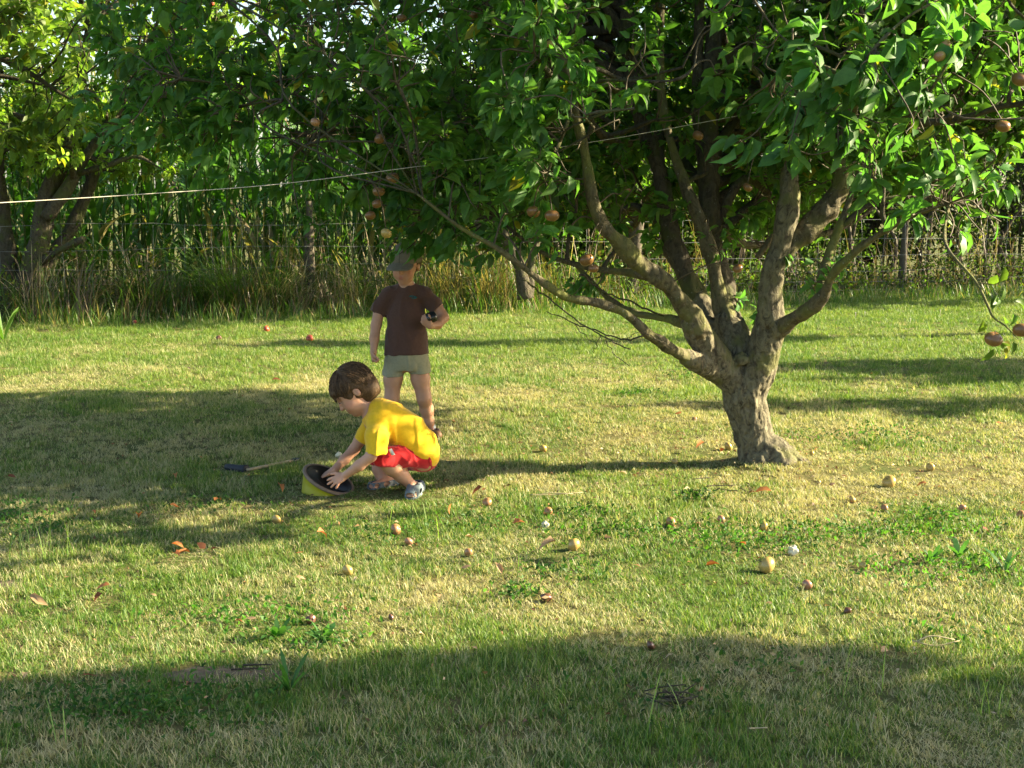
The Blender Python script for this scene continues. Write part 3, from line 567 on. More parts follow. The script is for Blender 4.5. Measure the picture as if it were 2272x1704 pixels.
# thin bare dead twigs at lower left of the fork
mb = MB()
for l in ([(620, 748, 6.4, 9), (540, 760, 6.42, 8), (440, 735, 6.45, 7), (330, 690, 6.5, 6), (210, 645, 6.55, 4)], [(560, 800, 6.4, 6), (450, 745, 6.42, 6), (300, 650, 6.5, 7), (180, 560, 6.5, 9), (120, 510, 6.25, 10)],
          [(460, 745, 6.42, 5), (480, 800, 6.42, 4), (560, 870, 6.4, 3)], [(700, 660, 6.8, 10), (560, 600, 6.7, 9), (450, 560, 6.6, 8), (350, 480, 6.5, 12)], [(440, 735, 6.45, 4), (420, 790, 6.5, 3), (400, 815, 6.5, 2)], [(540, 760, 6.4, 4), (600, 735, 6.4, 4), (680, 760, 6.45, 3), (740, 800, 6.5, 2)], [(400, 770, 6.5, 2), (330, 700, 6.5, 3)]):
    P, r = limb(L5(l), 5); P = P+rng.normal(0, .004, P.shape); mb.add(*tube(P, r, 5))
mb.build('dead_twig', M['darkbark'], tree)
P, r = limb(L5([(1900, 190, 6.0, 16), (1880, 300, 5.7, 15), (1895, 385, 5.5, 14), (2010, 520, 5.4, 13), (2060, 620, 5.35, 12), (2085, 670, 5.33, 10), (2135, 705, 5.32, 8), (2190, 760, 5.3, 5)]), 6)
mb = MB(); mb.add(*tube(P, r, 8, .3)); P2, r2 = limb(L5([(2010, 520, 5.4, 8), (2080, 530, 5.38, 6), (2120, 515, 5.36, 4)]), 4); mb.add(*tube(P2, r2, 5)); mb.build('hanging_branch', M['limb'], tree)
LP = A([R5(x, y, 5.34) for x, y in ((2060, 560), (2100, 490), (2110, 520), (2130, 545), (2075, 575), (2105, 585), (2010, 670), (2040, 680), (2165, 650), (2175, 600), (2150, 690), (2120, 770), (2130, 790), (2110, 780), (2165, 770), (2180, 680), (2085, 800), (2115, 805))])
V, Fs, C = leaf_mesh(LP, rng.normal(0, .6, (len(LP), 3))+A([.1, 0, -.7]), rng.normal(0, .4, (len(LP), 3))+A([.3, -1, .2]), rng.uniform(.045, .075, len(LP)), leafcol(LP, (.09, .17, .03), .15, .25)); m2 = MB(); m2.add(V, Fs, C); m2.build('foliage', M['leaf'], tree)

# ---- other trees
def leafy(name, base, stems, envs, nsec, ntw, nleaf, size, col, label, cat='tree', group=None, bark='darkbark', lim=None, yel=.05, simple=True, zmin=.8, keep=None, mat='farleaf', hole=-.10):
    t = empty(name, base, label, cat, group); LS = [limb(s, 6) for s in stems]
    mb = MB()
    for P, r in LS: mb.add(*tube(P, r, 12, .4, True, 8))
    mb.build('trunk', M[bark], t)
    lo = np.min([A(c)-A(r) for c, r in envs], 0); hi = np.max([A(c)+A(r) for c, r in envs], 0)
    def f(P):
        m = np.zeros(len(P), bool)
        for c, r in envs: q = (((P-A(c))/A(r))**2).sum(1); m |= (q < 1) & (q > .18*rng.random(len(P)))
        m &= P[:, 2] > zmin
        m &= fb3(P, .95, 2) > hole
        if lim is not None: m &= lim(P)
        return m
    s2 = grow(LS, sample_crown(nsec, f, lo, hi), .03, .008); t2 = grow(LS+s2, sample_crown(ntw, f, lo, hi), .008, .002, .1, .15, 3, .2)
    mb = MB(); tubes(mb, s2, 5, .2); tubes(mb, t2, 3); tag(mb.build('branch', M[bark], t), kind='stuff')
    P, Dd, N = twig_leaves([p[-int(len(p)*.8):] for p, r in t2 if len(p) > 3], size, nleaf, None)
    if keep is not None: k = keep(P); P, Dd, N = P[k], Dd[k], N[k]
    V, Fs, C = leaf_mesh(P, Dd, N, rng.uniform(size*.65, size*1.2, len(P)), leafcol(P, col, .25, yel), simple); mb = MB(); mb.add(V, Fs, C); mb.build('crown', M[mat], t); return t
YL = 15.0
s_ = lambda l: [(D(x, y, Y), r) for x, y, Y, r in l]
leafy('apple_tree', (D(40, 690, YL)[0], YL, 0), [
    s_([(45, 700, YL, .20), (55, 640, YL, .15), (85, 520, YL, .115), (100, 430, YL, .10), (140, 330, YL, .085), (170, 220, YL, .08), (190, 60, YL, .04)]),
    s_([(30, 690, YL, .15), (20, 600, YL+.1, .11), (5, 480, YL+.2, .09), (-5, 350, YL+.2, .07), (-10, 150, YL+.2, .04)]),
    s_([(60, 640, YL, .10), (110, 560, YL+.2, .08), (170, 460, YL+.3, .065), (215, 350, YL+.3, .05), (260, 240, YL+.3, .04)]),
    s_([(100, 470, YL-.1, .08), (150, 400, YL-.1, .065), (190, 330, YL-.1, .05), (240, 260, YL-.1, .05), (290, 180, YL-.1, .03)]),
    s_([(80, 570, YL, .05), (130, 540, YL-.2, .04), (180, 515, YL-.3, .03)])],
    [((-4.6, YL, 3.1), (2.4, 1.7, 1.7)), ((-3.6, YL-.4, 3.0), (1.5, 1.3, 1.2)), ((-5.3, YL-1.2, 3.0), (1.3, 1.0, 1.3))], 80, 900, 24, .085, (.15, .27, .04),
    'multi-stemmed apple tree in shade at the left edge before the maize', zmin=1.5, simple=False, yel=.04)
leafy('apple_tree', (.2, 15.6, 0), [s_([(1135, 645, 15.6, .09), (1125, 590, 15.6, .07), (1100, 530, 15.6, .06), (1070, 470, 15.6, .05), (1010, 380, 15.6, .03)]), s_([(1140, 640, 15.6, .06), (1150, 560, 15.7, .05), (1180, 450, 15.8, .04), (1200, 300, 15.8, .03)])],
    [((.3, 15.7, 2.5), (2.4, 1.6, 1.7))], 50, 560, 22, .085, (.08, .17, .022), 'smaller apple tree with leaning trunk, behind the main apple tree and the standing boy', zmin=.9)
bt = [(1.3, 19.6, 3.4, 2.0, (.095, .17, .022), 'bright green tree behind the leaning fence post, between the two apple trees'), (3.3, 20.4, 4.0, 2.2, (.085, .155, .022), 'bright green tree behind the fence, right behind the apple trunk'), (5.3, 21.2, 4.6, 2.3, (.07, .135, .02), 'taller green tree behind the hedge, right of the apple trunk'), (7.8, 22.2, 7.6, 3.0, (.055, .11, .018), 'tall dark green tree rising behind the hedge at the right edge'), (11.0, 21.6, 9.0, 3.2, (.06, .12, .02), 'dark green tree beyond the right end of the hedge')]  # last two made tall, the last one unseen, so they shade the maize
for x, y, h, r, c, lb in bt:
    leafy('broadleaf_tree', (x, y, 0), [[(A([x, y, -.05]), .14), (A([x+.1, y, h*.3]), .11), (A([x-.1, y, h*.6]), .08), (A([x, y, h*.9]), .03)], [(A([x, y, .5]), .08), (A([x+.6, y-.2, h*.45]), .06), (A([x+.9, y-.3, h*.75]), .02)], [(A([x, y, .7]), .08), (A([x-.7, y-.1, h*.45]), .06), (A([x-1, y, h*.75]), .02)]],
          [((x, y, h*.6), (r*.85, 1.3, h*.5)), ((x, y-.4, 1.3), (r*.8, 1.1, 1.2))], 60, 520, 24, .12, c, lb, group='trees behind the fence', zmin=.3, simple=True)
leafy('apple_tree', (-4.4, 8.4, 0), [[(A([-4.4, 8.4, -.05]), .12), (A([-4.3, 8.4, 1.0]), .10), (A([-3.9, 8.3, 1.9]), .06), (A([-3.2, 8.2, 2.5]), .02)], [(A([-4.35, 8.4, .9]), .07), (A([-4.7, 8.5, 2.0]), .05), (A([-4.9, 8.6, 3.0]), .02)]],
      [((-3.7, 8.3, 2.6), (1.35, 1.1, 1.1)), ((-3.0, 8.2, 2.3), (.75, .7, .85))], 34, 330, 22, .085, (.13, .22, .04), 'pale yellow-green apple tree whose leafy branch ends hang in at the top left corner', yel=.06, simple=False, zmin=1.3,
      lim=lambda P: (lambda x, y: y < np.interp(x, [-400, 0, 120, 200, 260, 300], [420, 330, 320, 260, 100, -100]))(*projD(P)), hole=-.12, mat='leaf')
# hedge at the right edge
def make_hedge(X0, X1, lb, lc, hh, num):
    h = empty('hedge', ((X0+X1)/2, float(yb((X0+X1)/2))+.9, 0), lb, 'hedge')
    mb = MB()
    for i in range(30):
        x = rng.uniform(X0+.2, X1-.2); p = A([x, yb(x)+.9+rng.normal(0, .15), 0]); P, r = limb([(p, .03), (p+A([rng.normal(0, .15), 0, .7]), .025), (p+A([rng.normal(0, .3), 0, 1.6]), .015), (p+A([rng.normal(0, .4), 0, 2.4]), .008)], 4); mb.add(*tube(P, r, 6, .3))
    tag(mb.build('stem', M['twig'], h), kind='stuff'); n = num; x = rng.uniform(X0, X1, n); y = yb(x)+.9+rng.uniform(-1, 1, n)**3*.8; z = .08+rng.random(n)**.85*hh*(.75+.25*fbm2(x*1.5, x*0+3, 2)); P = np.stack([x, y, z], 1); P = P[(fb3(P, 2.2, 2) > -.22) & (P[:, 0] > X0+.5*vn2(z*2, z))]
    V, Fs, C = leaf_mesh(P, rng.normal(0, 1, (len(P), 3)), rng.normal(0, .5, (len(P), 3))+A([.2, -.8, .6]), rng.uniform(.04, .085, len(P)), leafcol(P, lc, .3, .02), True); mb = MB(); mb.add(V, Fs, C); mb.build('foliage', M['farleaf'], h)
make_hedge(4.9, 9.4, 'dark ivy-leaved hedge at the right edge behind the wire fence', (.035, .065, .015), 2.9, 15000)
make_hedge(.2, 4.9, 'lower mid-green hedge behind the fence, seen under the crown of the apple tree', (.08, .16, .025), 2.0, 17000)

# maize field
def make_corn():
    P = []
    for r in range(9):
        xs = np.arange(-11, 2.2, .16); yy = yb(xs)+.65+r*.72; P.append(np.stack([xs+rng.normal(0, .04, len(xs)), yy+rng.normal(0, .05, len(xs))], 1))
    P = np.concatenate(P); n = len(P); H = rng.uniform(2.25, 2.75, n)+.06*(P[:, 1]-16); mb = MB(); leanx = rng.normal(0, .06, n); leany = rng.normal(0, .06, n)
    t = np.linspace(0, 1, 5); a = np.linspace(0, 6.283, 5)[:4]
    c = np.stack([P[:, :1]+leanx[:, None]*t*H[:, None], P[:, 1:]+leany[:, None]*t*H[:, None], t[None]*H[:, None]], -1); rad = (.014*(1-t*.6))
    ring = np.stack([np.cos(a), np.sin(a), 0*a], -1); V = (c[:, :, None]+ring[None, None]*rad[None, :, None, None]).reshape(-1, 3)
    i = (np.arange(4)*4)[:, None]; j = np.arange(4)[None]; k = (j+1) % 4; q = np.stack([i+j, i+k, i+4+k, i+4+j], -1).reshape(1, -1, 4)+(np.arange(n)*20)[:, None, None]
    mb.add(V, q.reshape(-1, 4), A([.10, .15, .035])); az0 = rng.random(n)*6.28
    for l in range(10):
        f = .1+l*.085+rng.normal(0, .015, n); B = np.stack([P[:, 0]+leanx*f*H, P[:, 1]+leany*f*H, f*H], 1); az = az0+(l % 2)*np.pi+rng.normal(0, .3, n)
        V, q = blades(B, az, rng.uniform(.55, .9, n)*(1-.25*abs(f-.5)), rng.uniform(.055, .085, n), rng.uniform(.2, .55, n), rng.uniform(1.1, 2.3, n), 7, lambda t: np.minimum(1, t*6+.35)*np.sqrt(np.clip(1-t, 0, 1)))
        cc = A([.06, .15, .02])*rng.uniform(.7, 1.4, (n, 1)); dr = rng.random(n) < (.35 if l < 3 else .04); cc[dr] = A([.30, .24, .10])*rng.uniform(.6, 1, (dr.sum(), 1)); mb.add(V, q, np.repeat(cc, 16, 0))
    for l in range(7):
        B = np.stack([P[:, 0]+leanx*H, P[:, 1]+leany*H, H], 1); V, q = blades(B, rng.random(n)*6.28, rng.uniform(.15, .3, n), np.full(n, .012), rng.uniform(0, .6, n), rng.uniform(0, .6, n), 3); mb.add(V, q, np.broadcast_to(A([.34, .30, .13]), (len(V), 3)))
    tag(mb.build('maize_field', M['corn']), 'field of tall green maize behind the fence, left and centre', 'maize', kind='stuff')
make_corn()

def make_rough():
    def strip(name, n, x0, x1, y0, y1, L, wd, lean, bend, cols, label, cat, dens=None):
        x = rng.uniform(x0, x1, n); y = yb(x)+rng.uniform(y0, y1, n); k = fbm2(x*1.1+5, y*.5, 2); 
        if dens: kk = rng.random(n) < dens(x, y, k); x, y, k = x[kk], y[kk], k[kk]; n = len(x)
        V, q = blades(np.stack([x, y, gh(x, y)-.01], 1), rng.random(n)*6.28, rng.uniform(L[0], L[1], n)*(.55+.9*k), rng.uniform(wd[0], wd[1], n), np.abs(rng.normal(0, lean, n)), rng.uniform(0, bend, n), 4)
        c = A(cols)[rng.choice(len(cols), n)]*rng.uniform(.7, 1.25, (n, 1)); mb = MB(); mb.add(V, q, np.repeat(c, 10, 0)); tag(mb.build(name, M['corn']), label, cat, kind='stuff')
    G_ = (.07, .14, .02); S1 = (.32, .25, .12); S2 = (.21, .15, .07); B_ = (.11, .075, .04)
    strip('tall_grass', 17000, -7.6, 1.8, -1.0, .5, (.2, .75), (.006, .013), .5, 1.5, [G_, G_, (.10, .17, .03), (.05, .09, .02), (.06, .12, .02), S2, B_, B_, (.22, .17, .07)], 'tall rank grass gone to straw along the foot of the maize', 'grass', lambda x, y, k: np.clip((fbm2(x*1.6, y*.8+3, 3)-.36)*3.2, .08, 1)*np.where(x < -4.2, .5, 1))
    strip('dead_stems', 160, -4.6, 1.2, -.9, 0, (.8, 1.5), (.006, .010), .22, .35, [S1, S2, (.5, .38, .2)], 'loose upright stalks of dead straw-coloured grass before the maize', 'dead grass', lambda x, y, k: .3+1.0*np.exp(-((x+2.6)/.7)**2))
    mb = MB()
    for i in range(46):
        x = rng.uniform(-5.4, 1.2) if i < 34 else rng.normal(-2.4, .8); y = yb(x)+rng.uniform(-.9, -.1); k = rng.integers(25, 70); a = rng.choice([0, np.pi])+rng.normal(0, .9); base = A([[.28, .22, .11], [.20, .15, .08], [.10, .16, .03], [.32, .26, .13], [.06, .12, .02]])[rng.integers(0, 5)]
        P = np.stack([x+rng.normal(0, .07, k), y+rng.normal(0, .05, k), 0*rng.random(k)], 1); L = rng.uniform(.45, 1.25)*(1.15 if i >= 34 else .9)
        V, q = blades(P, a+rng.normal(0, .7, k), L*rng.uniform(.5, 1.1, k), rng.uniform(.004, .009, k), rng.uniform(.05, .35)+np.abs(rng.normal(0, .2, k)), rng.uniform(.2, 1.9, k), 6, lambda t: np.where(t > .8, 1.5, 1)*(t < .99)); mb.add(V, q, np.repeat(base*rng.uniform(.7, 1.3, (k, 1)), 14, 0))
    tag(mb.build('dead_grass', M['corn']), 'arching clumps of seeding grass, straw and green, before the maize', 'dead grass', kind='stuff')
    strip('bank_grass', 9000, -8, 9, -1.4, -.6, (.10, .28), (.005, .010), .5, 1.2, [G_, (.11, .2, .03), G_, S1], 'longer unmown green grass at the far edge of the lawn', 'grass')
    strip('bramble_stems', 420, 1.6, 8.6, .0, .5, (.5, 1.3), (.008, .015), .5, 2.4, [(.15, .11, .07), (.11, .08, .05), (.20, .15, .10)], 'tangle of dry brown bramble stems behind the wire fence', 'brambles')
    n = 15000; x = rng.uniform(-7.5, 8.6, n); y = yb(x)+rng.uniform(-.8, .3, n); z = rng.random(n)**1.6*(.28+.3*fbm2(x*2, y, 2)+np.where(x < .8, .9*np.clip(fbm2(x*1.3+7, y*.7, 2)-.3, 0, 1)*2, 0)); P = np.stack([x, y, z+.02], 1)
    V, Fs, C = leaf_mesh(P, rng.normal(0, 1, (n, 3)), rng.normal(0, .5, (n, 3))+A([.2, -.4, 1]), rng.uniform(.03, .065, n), leafcol(P, (.06, .11, .02), .3, .05), True); mb = MB(); mb.add(V, Fs, C)
    tag(mb.build('ivy', M['farleaf']), 'low leafy ivy, nettles and weeds along the foot of the wire fence', 'ground cover', kind='stuff')
make_rough()

def make_fence():
    f = empty('wire_fence', (1.5, 16.9, 0), 'sheep-wire fence on rough wooden posts along the back of the lawn', 'fence')
    for x, lean, h, r in ((-8.6, .02, 1.2, .05), (-5.9, -.03, 1.2, .05), (D(680, 500, 16.4)[0], .01, 1.25, .055), (-.4, .0, 1.2, .05), (D(1362, 500, 17.1)[0], .11, 1.28, .085), (D(1945, 500, 18.5)[0], .03, 1.2, .04), (8.6, -.02, 1.2, .05)):
        b = A([x, yb(x)-.23, -.1]); P, rr = limb([(b, r*1.05), (b+A([lean*.5, 0, .7]), r), (b+A([lean*1.0, 0, h+.1]), r*.9)], 6); mb = MB(); mb.add(*tube(P, rr, 10, .35, True, 9)); mb.build('fence_post', M['wood'], f)
    mb = MB(); xs = np.arange(-9, 9.3, .3)
    for z in (.08, .2, .34, .52, .74, 1.0):
        P = np.stack([xs, yb(xs)-.31, z+.016*np.sin(xs*1.7+z*9)+rng.normal(0, .004, len(xs))], 1); mb.add(*tube(P, np.full(len(xs), .0022), 4))
    for x in xs: P = A([[x+rng.normal(0, .012), yb(x)-.31, z] for z in np.linspace(.08, 1.0, 6)]); mb.add(*tube(P, np.full(6, .0018), 4))
    mb.build('wire_mesh', M['wire'], f)
make_fence()

# shade trees standing outside the picture, to its right, whose shadows fall on the lawn
def shade_tree(x, y, zc, rx, ry, rz, ntw, lb, hole=-.05):
    leafy('apple_tree', (x, y, 0), [[(A([x, y, -.05]), .13), (A([x, y, zc*.5]), .1), (A([x-.1, y, zc]), .06), (A([x, y, zc+rz*.6]), .03)], [(A([x, y, zc*.4]), .07), (A([x-rx*.5, y-.1, zc*.8]), .05), (A([x-rx*.8, y, zc]), .02)], [(A([x, y, zc*.4]), .07), (A([x+rx*.5, y+ry*.4, zc*.8]), .05), (A([x+rx*.8, y+ry*.5, zc]), .02)]],
          [((x, y, zc), (rx, ry, rz))], 30, ntw, 18, .10, (.06, .12, .02), lb, group='apple trees right of the picture', zmin=.5, hole=hole)
shade_tree(5.2, 4.2, 2.0, 1.9, .85, 1.1, 330, 'apple tree outside the picture to the right, nearest the camera', .2)
shade_tree(7.1, 4.0, 3.2, 2.0, .95, 1.2, 330, 'apple tree outside the picture to the right, behind the nearest', .2)
shade_tree(8.6, 11.2, 2.2, 1.6, .7, 1.2, 200, 'apple tree outside the picture to the right, beyond the main tree')
shade_tree(7.6, 9.6, 2.1, 1.5, .35, 1.0, 110, 'small apple tree outside the picture to the right, level with the lawn middle')
shade_tree(8.9, 13.7, 4.2, 1.9, .28, 1.3, 120, 'slim apple tree outside the picture to the right, in the back half of the lawn', .0)
# string stretched from the left to the apple tree
def make_line():
    pts = [(-260, 452, 4.3), (0, 438, 4.7), (300, 420, 5.15), (600, 398, 5.55), (900, 360, 5.95), (1100, 334, 6.2), (1350, 295, 6.5), (1600, 249, 6.75), (1742, 222, 6.88)]
    P = spline(A([D(*p) for p in pts]), 6); mb = MB(); mb.add(*tube(P, np.full(len(P), .0014), 6)); o = mb.build('string', M['line'])
    tag(o, 'thin pale string stretched from the left edge up to the apple tree', 'string')
make_line()
shade_tree(9.8, 17.4, 2.4, 1.7, .8, 1.5, 200, 'unseen apple tree added right of the picture beside the hedge, to shade the maize')  # out of view, added to throw shade over the maize and bank
shade_tree(11.5, 18.6, 3.0, 1.8, 1.2, 1.8, 200, 'unseen apple tree added right of the picture behind the hedge, to shade the maize')  # another unseen tree, put in for its shade on the maize
# ================================================================ apples, fallen leaves, weeds
def applemat(name, a, b, c):
    m, nt, out = newmat(name); p = nt.nodes.new('ShaderNodeBsdfPrincipled'); n = tex(nt, 14, 4); n2 = tex(nt, 140, 2); oi = nt.nodes.new('ShaderNodeObjectInfo')
    k = mixc(nt, ramp(nt, n.outputs[0], .35, .65), a, b); k = mixc(nt, ramp(nt, n2.outputs[0], .52, .62), k, c); nt.links.new(k, p.inputs['Base Color'])
    p.inputs['Roughness'].default_value = .32; p.inputs['Specular IOR Level'].default_value = .5; nt.links.new(p.outputs[0], out.inputs[0]); return m
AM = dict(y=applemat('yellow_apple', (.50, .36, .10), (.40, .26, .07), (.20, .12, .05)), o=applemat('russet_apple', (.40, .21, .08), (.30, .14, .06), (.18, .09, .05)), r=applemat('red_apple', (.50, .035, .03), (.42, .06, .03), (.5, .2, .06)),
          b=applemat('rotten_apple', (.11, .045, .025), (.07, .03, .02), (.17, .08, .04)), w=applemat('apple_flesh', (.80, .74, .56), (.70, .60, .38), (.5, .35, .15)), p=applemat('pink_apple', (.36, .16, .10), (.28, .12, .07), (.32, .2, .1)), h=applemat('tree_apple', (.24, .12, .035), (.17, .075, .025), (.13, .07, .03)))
def apple_shape(kind):
    n = 14; t = np.linspace(0, math.pi, n); r = np.sin(t)*(1+.06*np.cos(t)); z = np.cos(t)*.86
    dim = .22*np.exp(-(np.sin(t)/.2)**2); z = np.where(t < 1.57, z-dim, z+dim*.6); r = np.maximum(r, .02); V, Fs = lathe(np.stack([r, z], 1), 18)
    if kind == 'b': V = V*(1+fb3(V, 1.6, 2)[:, None]*.5)
    elif kind == 'w': V = V*(1+fb3(V, 2.3, 2)[:, None]*.7)
    else: V = V*(1+fb3(V, .8, 2)[:, None]*.16)
    return V, Fs
AMESH = {}
def apple_mesh(kind):
    if kind not in AMESH:
        V, Fs = apple_shape(kind); me = mesh('apple', V, Fs); me.materials.append(AM[kind]); st = MB()
        if kind not in 'bw': st.add(*tube(A([[0, 0, .5], [.04, 0, .8], [.12, 0, 1.12]]), A([.05, .045, .06]), 6))
        sm = None
        if st.V: sm = mesh('stem', np.concatenate(st.V), [np.concatenate(v) for v in st.F.values()]); sm.materials.append(M['twig'])
        AMESH[kind] = (me, sm)
    return AMESH[kind]
def apple(loc, r, kind, label, group, rot=None):
    me, sm = apple_mesh(kind); o = bpy.data.objects.new('apple', me); COL.objects.link(o); o.location = tuple(loc); s = r*rng.uniform(.95, 1.05); o.scale = (s, s, s*rng.uniform(.9, 1))
    o.rotation_euler = rot if rot is not None else (rng.uniform(-1.3, 1.3), rng.uniform(-1.3, 1.3), rng.random()*6.28); tag(o, label, 'apple', group)
    if sm is not None: c = bpy.data.objects.new('stem', sm); COL.objects.link(c); c.parent = o
GA = 'windfall apples on the lawn'
for x, y, d, k, lb in [
 (1173, 972, 17, 'y', 'small yellow windfall apple between the crouching boy and the trunk'), (1573, 972, 19, 'y', 'yellow windfall apple in the straw just left of the trunk'), (1457, 1003, 15, 'y', 'small yellow windfall beyond the trunk shadow, left of the tree'),
 (1753, 996, 13, 'y', 'tiny yellow windfall close behind the roots of the trunk'), (2009, 1015, 19, 'y', 'yellow windfall farthest right of the trunk on the short grass'), (1920, 1048, 29, 'y', 'large yellow windfall right of the tree roots'),
 (1841, 1086, 19, 'y', 'yellow windfall with dark side, below right of the tree roots'), (1910, 1104, 17, 'o', 'small orange windfall lying below the large yellow one right of the roots'), (2078, 1102, 19, 'p', 'pinkish windfall on the green grass near the right edge'),
 (2205, 1117, 22, 'o', 'orange windfall cut by the right edge'), (1768, 1049, 12, 'y', 'very small yellow windfall on the straw below the roots'), (1449, 1137, 24, 'o', 'shadowed russet windfall below left of the trunk'), (1557, 1130, 20, 'p', 'round pink windfall below the trunk'),
 (1650, 1145, 21, 'y', 'yellow windfall right of the pink one, at the edge of a shadow band'), (1184, 1110, 19, 'o', 'orange windfall in the straw right of the crouching boy'), (1240, 1185, 28, 'y', 'yellow windfall with a scar in bright green grass, middle of the lawn'),
 (1656, 1229, 38, 'y', 'biggest yellow windfall, in front of the tree'), (1866, 1228, 24, 'y', 'clean yellow windfall in front and right of the biggest one'), (1743, 1275, 23, 'p', 'reddish windfall in front of the biggest yellow one'), (1180, 1297, 24, 'b', 'rotten dark brown windfall in the middle of the lawn'),
 (1012, 1200, 20, 'o', 'flat orange windfall left of the rotten brown one'), (883, 1175, 20, 'p', 'brownish pink windfall in front of the crouching boy'), (855, 1148, 24, 'o', 'orange windfall in the grass just in front of the boy\'s shoes'),
 (1052, 1090, 22, 'o', 'orange windfall right of the crouching boy\'s shoes'), (598, 1127, 20, 'y', 'yellow windfall left of and before the yellow tub'), (751, 1237, 24, 'y', 'yellow windfall in bright grass, well in front of the yellow tub'),
 (672, 1343, 24, 'b', 'rotten brown windfall in green grass in the near left'), (845, 1342, 15, 'b', 'small shrivelled brown windfall in the near middle'), (1405, 1404, 22, 'b', 'brown windfall lying in the near shade'), (1713, 1197, 22, 'w', 'bitten apple showing white flesh, in front of the tree'),
 (1178, 1139, 17, 'w', 'pale piece of apple below the orange windfall in the middle'), (1830, 1329, 17, 'b', 'dark rotten windfall at the edge of the near right shade'), (2059, 1175, 12, 'b', 'small dark windfall in the grass toward the right edge'), (1500, 910, 11, 'o', 'tiny windfall in the straw left of the trunk, farther back'),
 (292, 697, 12, 'r', 'red windfall at the back of the lawn near the left tree'), (576, 712, 15, 'r', 'bright red windfall at the back of the lawn, left of the standing boy'), (669, 733, 15, 'r', 'red windfall nearest the standing boy at the back of the lawn'), (473, 733, 12, 'b', 'small brown windfall between two red ones at the back'),
 (732, 990, 14, 'w', 'pale apple piece in the grass behind the crouching boy\'s arms')]:
    g = GD(x, y+d*.42); r = d/2*KD/F*g[1]*1.02; g[2] = float(gh(g[0], g[1])); apple(g+A([0, 0, r*.70+.004]), r*rng.uniform(.92, 1.08), k, lb, GA); PRESS.append((g-A([0, r*1.0, 0]), r*2.0))
GH = 'apples hanging in the crown'
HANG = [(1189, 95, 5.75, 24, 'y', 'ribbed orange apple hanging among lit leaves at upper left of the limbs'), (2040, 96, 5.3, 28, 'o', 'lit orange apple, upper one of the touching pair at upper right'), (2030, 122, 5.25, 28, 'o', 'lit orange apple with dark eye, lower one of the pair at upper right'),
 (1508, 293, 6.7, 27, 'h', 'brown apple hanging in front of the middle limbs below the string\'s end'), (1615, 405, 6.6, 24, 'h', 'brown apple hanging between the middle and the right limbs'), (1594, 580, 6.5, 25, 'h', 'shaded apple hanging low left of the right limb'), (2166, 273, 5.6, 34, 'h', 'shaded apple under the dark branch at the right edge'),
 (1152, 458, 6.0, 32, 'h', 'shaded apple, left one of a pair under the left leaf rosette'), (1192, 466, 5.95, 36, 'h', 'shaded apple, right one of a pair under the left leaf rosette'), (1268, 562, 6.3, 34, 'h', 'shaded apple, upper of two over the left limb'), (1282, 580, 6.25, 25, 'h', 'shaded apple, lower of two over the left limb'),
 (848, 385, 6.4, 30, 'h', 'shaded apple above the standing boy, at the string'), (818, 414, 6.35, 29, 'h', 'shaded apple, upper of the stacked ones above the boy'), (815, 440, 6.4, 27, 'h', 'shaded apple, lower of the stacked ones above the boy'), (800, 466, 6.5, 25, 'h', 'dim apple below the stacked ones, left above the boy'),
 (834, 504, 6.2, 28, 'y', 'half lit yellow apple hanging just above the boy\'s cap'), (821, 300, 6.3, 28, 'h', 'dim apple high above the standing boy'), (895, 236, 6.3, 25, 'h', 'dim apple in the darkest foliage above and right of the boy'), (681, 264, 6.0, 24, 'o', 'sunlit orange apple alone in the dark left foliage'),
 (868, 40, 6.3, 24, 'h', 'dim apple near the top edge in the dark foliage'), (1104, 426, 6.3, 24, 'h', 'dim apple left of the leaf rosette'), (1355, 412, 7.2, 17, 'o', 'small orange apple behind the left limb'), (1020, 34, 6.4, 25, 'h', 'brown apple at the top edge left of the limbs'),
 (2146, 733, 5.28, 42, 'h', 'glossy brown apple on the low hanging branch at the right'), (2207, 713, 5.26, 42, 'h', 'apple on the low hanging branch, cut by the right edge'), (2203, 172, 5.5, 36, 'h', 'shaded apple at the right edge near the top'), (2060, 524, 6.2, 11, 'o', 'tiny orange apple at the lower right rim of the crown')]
segs_all = np.concatenate([p for p, r in main_limbs+sec+tw])
for x, y, Y, d, k, lb in HANG:
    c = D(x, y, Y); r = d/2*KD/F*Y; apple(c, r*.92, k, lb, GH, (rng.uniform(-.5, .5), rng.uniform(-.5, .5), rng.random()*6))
    if Y > 5.3:
        q = segs_all[np.argmin(np.linalg.norm(segs_all-(c+A([0, 0, .1])), axis=1))]; P, rr = limb([(c+A([0, 0, r*.6]), .0025), (c*.6+q*.4+A([0, 0, .05]), .003), (q, .004)], 4); mb = MB(); mb.add(*tube(P, rr, 4)); mb.build('apple_twig', M['twig'], tree)
apple(D(578, 198, 14.0), .04, 'r', 'tiny red apple in the crown of the left tree', GH); apple(D(455, 8, 14.0), .035, 'r', 'red apple at the top edge in the left tree', GH)

